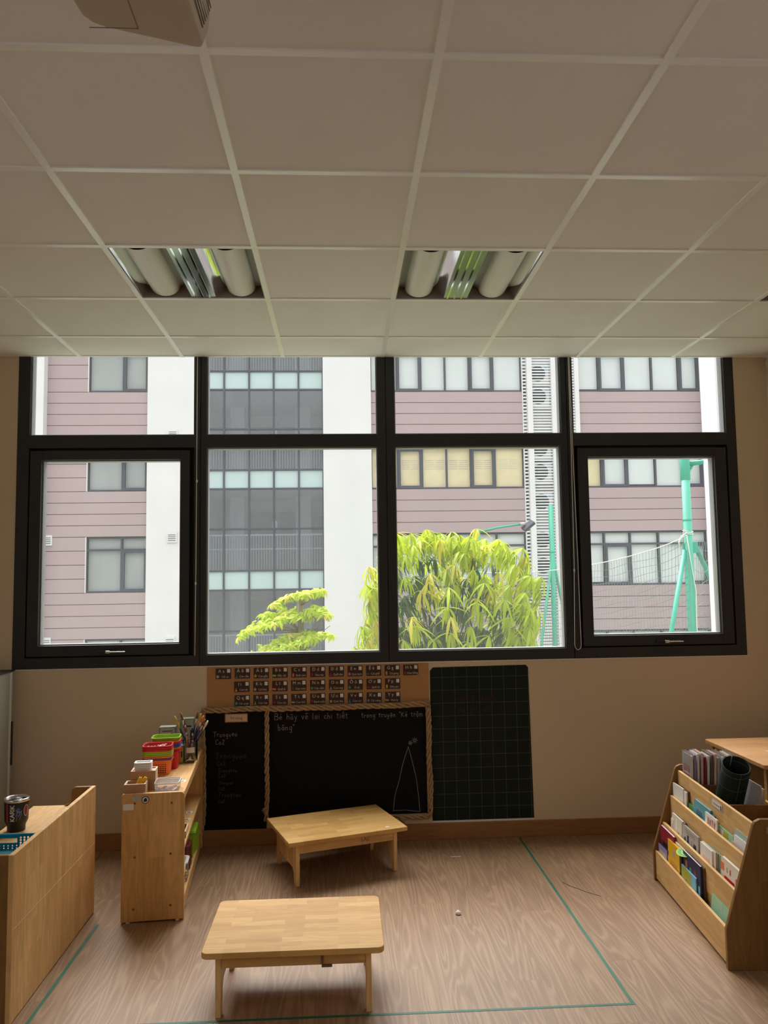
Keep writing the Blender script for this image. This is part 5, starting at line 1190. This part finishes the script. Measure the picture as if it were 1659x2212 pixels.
# condensers
acz = [8.83, 7.99, 6.09, 5.23, 4.15, 2.78, 1.86, .88]
acn = ['topmost', 'second from the top', 'third from the top', 'fourth from the top', 'fifth from the top', 'sixth from the top', 'seventh from the top', 'lowest']
ac0 = None
for i, z in enumerate(acz):
    if ac0 is None:
        r = empty('outdoor_air_conditioner'); ac0 = r
        box(-.33, .42, 0, .32, -.34, .34).build('casing', 'acwhite', r, bevel=.01)
        MB().lathe([(0, 0), (.285, 0), (.285, .012), (0, .012)], 26).xf(Matrix.Rotation(PI / 2, 4, 'X')).build('fan_grille', 'acdark', r)
        MB().tube([(.23 * math.cos(k * PI / 10), -.02, .23 * math.sin(k * PI / 10)) for k in range(21)], .008, 5).tube([(.13 * math.cos(k * PI / 10), -.02, .13 * math.sin(k * PI / 10)) for k in range(21)], .008, 5).build('grille_ring', 'acdark', r, True)
        box(.24, .38, -.006, 0, .17, .25).build('blue_badge', 'skyblue', r)
    else:
        r = ac0.copy(); C.objects.link(r)
        for ch in list(ac0.children): c_ = ch.copy(); C.objects.link(c_); c_.parent = r
    r.location = (7.22, D + .03, z)
    tag(r, 'outdoor air conditioner behind the tower louvres, %s of eight' % acn[i], 'air conditioner', 'air conditioners behind the tower louvres')
    part(box(6.98, 8.5, .0, .42, z - .40, z - .36), 'service_shelf', 'acwhite')

# ---- court poles with net
def pole_set(px, py, s, ztop, label, arm, net=None):
    r = empty('court_pole', (px, py, GZ)); o_ = -GZ
    MB().lathe([(.075, 0), (.075, ztop + o_), (0, ztop + o_)], 20).build('mast', 'pole', r, True)
    MB().lathe([(.0775, 2.46 + o_), (.083, 2.465 + o_), (.083, 2.49 + o_), (.0775, 2.495 + o_)], 20).build('joint_ring', 'pole', r, True)
    MB().lathe([(.0775, 3.2 + o_), (.087, 3.21 + o_), (.087, 3.60 + o_), (.0775, 3.61 + o_)], 20).build('sleeve', 'pole', r, True) if arm else None
    MB().box(-.11, -.07, -.02, .02, 1.86 + o_, 2.06 + o_).box(.07, .17, -.02, .02, 1.88 + o_, 2.08 + o_).build('bracket', 'pole', r, bevel=.004)
    MB().tube([(-.085, -.02, 1.93 + o_), (-.52, -.3, .46 + o_), (-1.7, -1.0, 0.02)], .042, 12).build('brace', 'pole', r, True)
    MB().tube([(.13, .02, 2.0 + o_), (.42, .25, 1.60 + o_), (3.2, 1.8, 0.02)], .042, 12).build('brace', 'pole', r, True)
    if arm: MB().tube([(.07, 0, 3.50 + o_), (.5, 0, 3.56 + o_), (1.4, .0, 3.7 + o_)], .045, 12).tube([(.07, 0, 3.36 + o_), (.16, 0, 3.50 + o_)], .02, 8).build('side_arm', 'pole', r, True)
    MB().tube([(.085 * math.cos(k * .8), .085 * math.sin(k * .8), 2.20 + o_ + .015 * math.sin(k * 1.7) + .004 * k) for k in range(22)], .010, 6).tube([(-.06, -.07, 2.24 + o_), (-.16, -.09, 2.18 + o_), (-.21, -.08, 2.08 + o_), (-.20, -.08, 2.0 + o_)], .012, 6).build('tied_rope', 'netrope', r, True)
    return tag(r, label, 'pole')
pole_set(6.27, 14.0, 1, 3.78, 'turquoise green court pole with side arm, seen through the narrow opening window', True)
p2 = empty('court_pole', (6.47, 24.0, GZ)); o_ = -GZ
MB().lathe([(.078, 0), (.078, 3.66 + o_), (0, 3.66 + o_)], 20).build('mast', 'pole', p2, True)
MB().lathe([(.079, 2.2 + o_), (.085, 2.21 + o_), (.085, 2.23 + o_), (.079, 2.24 + o_)], 20).build('joint_ring', 'pole', p2, True)
MB().tube([(-.03, 0, 1.95 + o_), (-.48, -.2, -.62 + o_), (-1.1, -.5, .02)], .042, 10).build('brace', 'pole', p2, True)
MB().tube([(.04, 0, 2.0 + o_), (.34, .2, .42 + o_), (1.2, .8, .02)], .042, 10).build('brace', 'pole', p2, True)
tag(p2, 'turquoise green court pole standing before the louvred tower', 'pole')
lp_ = empty('flood_lamp', (4.2, 24.0, GZ))
MB().lathe([(.05, 0), (.05, 2.95 + o_), (0, 2.95 + o_)], 12).build('mast', 'pole', lp_, True)
MB().tube([(0, 0, 2.85 + o_), (.6, 0, 2.99 + o_), (1.35, 0, 3.09 + o_)], .032, 8).build('arm', 'pole', lp_, True)
MB().box(-.2, .2, -.12, .12, -.05, .05).xf(Matrix.Translation((1.55, 0, 3.04 + o_)) @ Matrix.Rotation(math.radians(-38), 4, 'Y') @ Matrix.Rotation(.5, 4, 'X')).build('lamp_head', 'fframe', lp_, bevel=.01)
MB().box(-.17, .17, -.10, .10, -.056, -.05).xf(Matrix.Translation((1.55, 0, 3.04 + o_)) @ Matrix.Rotation(math.radians(-38), 4, 'Y') @ Matrix.Rotation(.5, 4, 'X')).build('lamp_glass', 'acdark', lp_)
MB().tube([(1.3, 0, 3.09 + o_), (1.45, 0, 3.10 + o_)], .05, 8).build('collar', 'grey', lp_, True)
tag(lp_, 'grey flood lamp on a green arm above the big tree', 'lamp')
# net between the poles
nt_ = empty('ball_net', (0, 0, 0)); A0 = Vector((6.2, 13.92, 2.2)); B0 = Vector((1.6, 24.0, 2.35))
def topz(t): return A0.lerp(B0, t) + Vector((0, 0, -1.25 * (4 * t * (1 - t)) ** .8 * .55))
topl = [topz(i / 60) for i in range(61)]
MB().tube(topl, .009, 5).build('top_rope', 'netrope', nt_, True)
nm_ = MB()
for i in range(0, 150):
    t = i / 150; p = topz(t); j = rnd.uniform(-.012, .012)
    q_ = [Vector((p.x + j * (k % 2) + .02 * math.sin(k * .7 + i * .3), p.y, p.z - .28 * k)) for k in range(0, 12)]
    nm_.tube(q_, .0042, 3, cap=False)
for k in range(1, 24):
    nm_.tube([topz(i / 60) + Vector((0, .0, -.145 * k + .02 * math.sin(i * .9 + k))) for i in range(61)], .0042, 3, cap=False)
# slack end to the right of the pole
for i in range(9):
    x = 6.40 + .055 * i; nm_.tube([(x + .03 * math.sin(k * 1.1 + i), 14.0 + .05 * math.sin(k), 2.08 - .04 * i * 0 - .22 * k) for k in range(12)], .0042, 3, cap=False)
for k in range(13): nm_.tube([(6.36 + .06 * i, 14.0, 1.95 - .2 * k + .04 * math.sin(i * 1.2 + k)) for i in range(10)], .0042, 3, cap=False)
o = nm_.build('mesh', 'net', nt_); o['kind'] = 'stuff'
MB().tube([(6.2, 13.9, 2.2), (6.25, 13.91, 1.8), (6.33, 13.91, 1.2), (6.31, 13.9, .6), (6.34, 13.9, -.2)], .010, 5).build('hanging_rope', 'netrope', nt_, True)
tag(nt_, 'knotted ball net sagging from the green pole across the yard', 'net')

# ---- trees
def leaf_mesh(L, wd, mat, droop, fold=.25, n=4):
    m_ = MB(); vs = []
    for i in range(n + 1):
        t = i / n; hw = wd * .5 * (math.sin(PI * min(1, t * .94 + .03)) ** .75) * (1 - .25 * t); 
        x = L * t * math.cos(droop * t * .5); z = -L * t * math.sin(droop * t * .6)
        vs += [(x, -hw, z + hw * fold), (x, 0, z), (x, hw, z + hw * fold)]
    fs = []
    for i in range(n):
        a = i * 3; fs += [(a, a + 3, a + 4, a + 1), (a + 1, a + 4, a + 5, a + 2)]
    m_.add(vs, fs); return m_.mesh('leaf', M[mat], True)
def merge(list_, name, mat, parent):
    """list of (mesh, matrix) joined into one stuff part"""
    V_ = []; F_ = []
    for me, mx in list_:
        o = len(V_); V_ += [tuple(mx @ v.co) for v in me.vertices]; F_ += [tuple(i + o for i in p.vertices) for p in me.polygons]
    m_ = MB(); m_.v = V_; m_.f = F_; ob = m_.build(name, mat, parent, True); ob['kind'] = 'stuff'; return ob
tr = random.Random(11)
# big tree: whorls of long drooping leaves
mg = empty('mango_tree', (1.10, 8.15, GZ)); o_ = -GZ
mats = ['leaf', 'leaf_y', 'leaf_d']
LM = {k: [leaf_mesh(.23, .031, k, .8), leaf_mesh(.20, .027, k, 1.2), leaf_mesh(.245, .032, k, .55)] for k in mats}
cc = Vector((0, 0, .72 + o_)); RX, RY, RZ = .90, .80, 1.26
leaves = []; whorls = []
def se(d, p=2.7): return (abs(d.x) ** p + abs(d.y) ** p + abs(d.z) ** p) ** (-1 / p)
N1 = 600
for i in range(N1):
    zt = 1 - 1.75 * (i + .5) / N1; a = i * 2.399963 + tr.uniform(-.2, .2); rr_ = math.sqrt(max(0, 1 - zt * zt))
    d = Vector((rr_ * math.cos(a), rr_ * math.sin(a), zt)); d = d * se(d)
    lump = 1 + .07 * math.sin(d.x * 5 + 1.3) * math.cos(d.z * 4 + .5) + .05 * math.sin(d.y * 7 + d.z * 6)
    inner = tr.random() < .30; s = lump * (tr.uniform(.55, .85) if inner else tr.uniform(.92, 1.04))
    p = cc + Vector((d.x * RX * s, d.y * RY * s, d.z * RZ * s))
    whorls.append((p, d, inner))
for i in range(260):
    d = Vector((tr.uniform(-.9, .9), tr.uniform(-.6, .9), tr.uniform(-.95, .25)))
    if d.length > .95: continue
    whorls.append((cc + Vector((d.x * RX, d.y * RY, d.z * RZ)), d, True))
for (p, d, inner) in whorls:
    low = (p.z - cc.z) / RZ
    base = tr.uniform(0, 6.28); nl_ = tr.randint(8, 11); tilt = Vector((d.x, d.y, 0)) * .5
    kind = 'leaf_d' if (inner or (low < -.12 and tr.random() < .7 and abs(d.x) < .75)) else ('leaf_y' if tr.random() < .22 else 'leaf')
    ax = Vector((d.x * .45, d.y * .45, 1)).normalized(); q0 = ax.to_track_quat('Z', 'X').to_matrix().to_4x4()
    for k in range(nl_):
        a = base + k * 2.399; sc = tr.uniform(.75, 1.12) * (.9 if inner else 1)
        mx = Matrix.Translation(p) @ q0 @ Matrix.Rotation(a, 4, 'Z') @ Matrix.Rotation(tr.uniform(.1, 1.15), 4, 'Y') @ Matrix.Scale(sc, 4)
        leaves.append((tr.choice(LM[kind]), mx, kind, p.y - (.4 if not inner else 0) + tr.uniform(0, .1)))
leaves.sort(key=lambda t: t[3])
for me, mx, kd, _ in leaves[:290]:
    ob = inst('leaf', me, mg); ob.matrix_local = mx
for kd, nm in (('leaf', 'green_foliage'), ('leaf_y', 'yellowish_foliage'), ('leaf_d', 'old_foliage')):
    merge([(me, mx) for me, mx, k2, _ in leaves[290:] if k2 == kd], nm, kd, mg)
MB().tube([(.0, 0, 0), (.03, .0, 1.6), (0, .0, 3.0), (-.04, 0, 3.9), (0, 0, 4.6)], [.16, .13, .11, .08, .04], 12).build('trunk', 'bark', mg, True)
bm_ = MB()
for i in range(26):
    p, d, _ = whorls[(i * 23) % N1]; st = Vector((0, 0, 3.1 + tr.uniform(0, 1.2)))
    bm_.tube([st, st.lerp(p, .5) + Vector((0, 0, -.05)), p], [.022, .012, .005], 6)
o = bm_.build('branches', 'bark', mg, True); o['kind'] = 'stuff'
tag(mg, 'big mango tree with long drooping bright green leaves outside the window', 'tree')
# small tree: tiers of palmate leaves
st2 = empty('young_tree', (-.52, 10.0, GZ))
LS = {k: [leaf_mesh(.10, .034, k, .6, n=3), leaf_mesh(.085, .030, k, 1.1, n=3)] for k in ('leaf2', 'leaf2y')}
tiers = [((-.02, 0, 1.30), (.36, .30, .06), 46), ((.22, -.05, 1.10), (.20, .22, .10), 26), ((-.30, 0, .98), (.48, .40, .20), 90), ((-.15, 0, .70), (.62, .5, .16), 80), ((-.30, -.05, .58), (.42, .4, .16), 50), ((.18, 0, .52), (.46, .4, .10), 46), ((-.05, 0, .25), (.75, .6, .2), 90), ((-.05, 0, -.2), (.8, .6, .3), 90)]
lst = []; ends = []
for (c, e, n2_) in tiers:
    for i in range(int(n2_ * 1.5)):
        while True:
            u = Vector((tr.uniform(-1, 1), tr.uniform(-1, 1), 0))
            if u.length < 1: break
        z = e[2] * (1 - u.length ** 2) * tr.uniform(.3, 1) - e[2] * .35 * (abs(u.x) ** 2)
        slope = .18 * u.x if c[0] < 0 else -.10 * u.x
        p = Vector((c[0] + u.x * e[0], c[1] + u.y * e[1], c[2] + z + slope * e[0] * 1.4 + o_)); ends.append((p, c))
        kd = 'leaf2y' if tr.random() < .25 else 'leaf2'; b0 = tr.uniform(0, 6.28)
        q0 = Vector((u.x * .7 + tr.uniform(-.4, .4), u.y * .6 - .5 + tr.uniform(-.4, .4), 1)).normalized().to_track_quat('Z', 'X').to_matrix().to_4x4()
        for k in range(7):
            mx = Matrix.Translation(p) @ q0 @ Matrix.Rotation(b0 + k * .9, 4, 'Z') @ Matrix.Rotation(tr.uniform(-.1, .6), 4, 'Y') @ Matrix.Scale(tr.uniform(.65, 1.15), 4)
            lst.append((tr.choice(LS[kd]), mx, kd, p.y + tr.uniform(0, .25)))
lst.sort(key=lambda t: t[3])
for me, mx, kd, _ in lst[:240]: ob = inst('leaf', me, st2); ob.matrix_local = mx
for kd, nm in (('leaf2', 'green_foliage'), ('leaf2y', 'yellowish_foliage')): merge([(me, mx) for me, mx, k2, _ in lst[240:] if k2 == kd], nm, kd, st2)
MB().tube([(0, 0, 0), (.02, 0, 2.4), (.0, 0, 4.2), (.02, 0, 4.9), (.01, 0, 5.50)], [.09, .075, .06, .048, .03], 12).build('trunk', 'bark', st2, True)
bm_ = MB()
for i in range(40):
    p, c = ends[(i * 17) % len(ends)]; s0 = Vector((0.01, 0, c[2] - .12 + o_)); bm_.tube([s0, s0.lerp(p, .6) + Vector((0, 0, -.02)), p], [.012, .008, .003], 5)
for q_ in ([(0, 0, .86), (.15, .0, .88), (.28, 0, .93), (.34, 0, 1.12)], [(.15, 0, .88), (.3, 0, .87), (.38, 0, .93)], [(0, 0, 1.0), (.06, 0, 1.05), (.1, 0, 1.1)], [(0, 0, 1.03), (-.2, 0, 1.10), (-.27, 0, 1.18)], [(.22, 0, .89), (.26, 0, 1.0)]):
    bm_.tube([(a_[0], a_[1], a_[2] + o_) for a_ in q_], .004, 5)
o = bm_.build('branches', 'bark', st2, True); o['kind'] = 'stuff'
tag(st2, 'small young tree with layered yellow-green palmate leaves before the glazed bay', 'tree')

# lettering becomes real mesh so that it keeps its own identity
bpy.context.view_layer.update()
dg = bpy.context.evaluated_depsgraph_get()
for o in [x for x in bpy.data.objects if x.type == 'FONT']:
    me = bpy.data.meshes.new_from_object(o.evaluated_get(dg))
    nm = o.name.split('.')[0]; n_ = bpy.data.objects.new(nm, me); C.objects.link(n_); n_.parent = o.parent
    n_.location = o.location; n_.rotation_euler = o.rotation_euler; n_.scale = o.scale
    o.name = 'zz_old'; bpy.data.objects.remove(o)
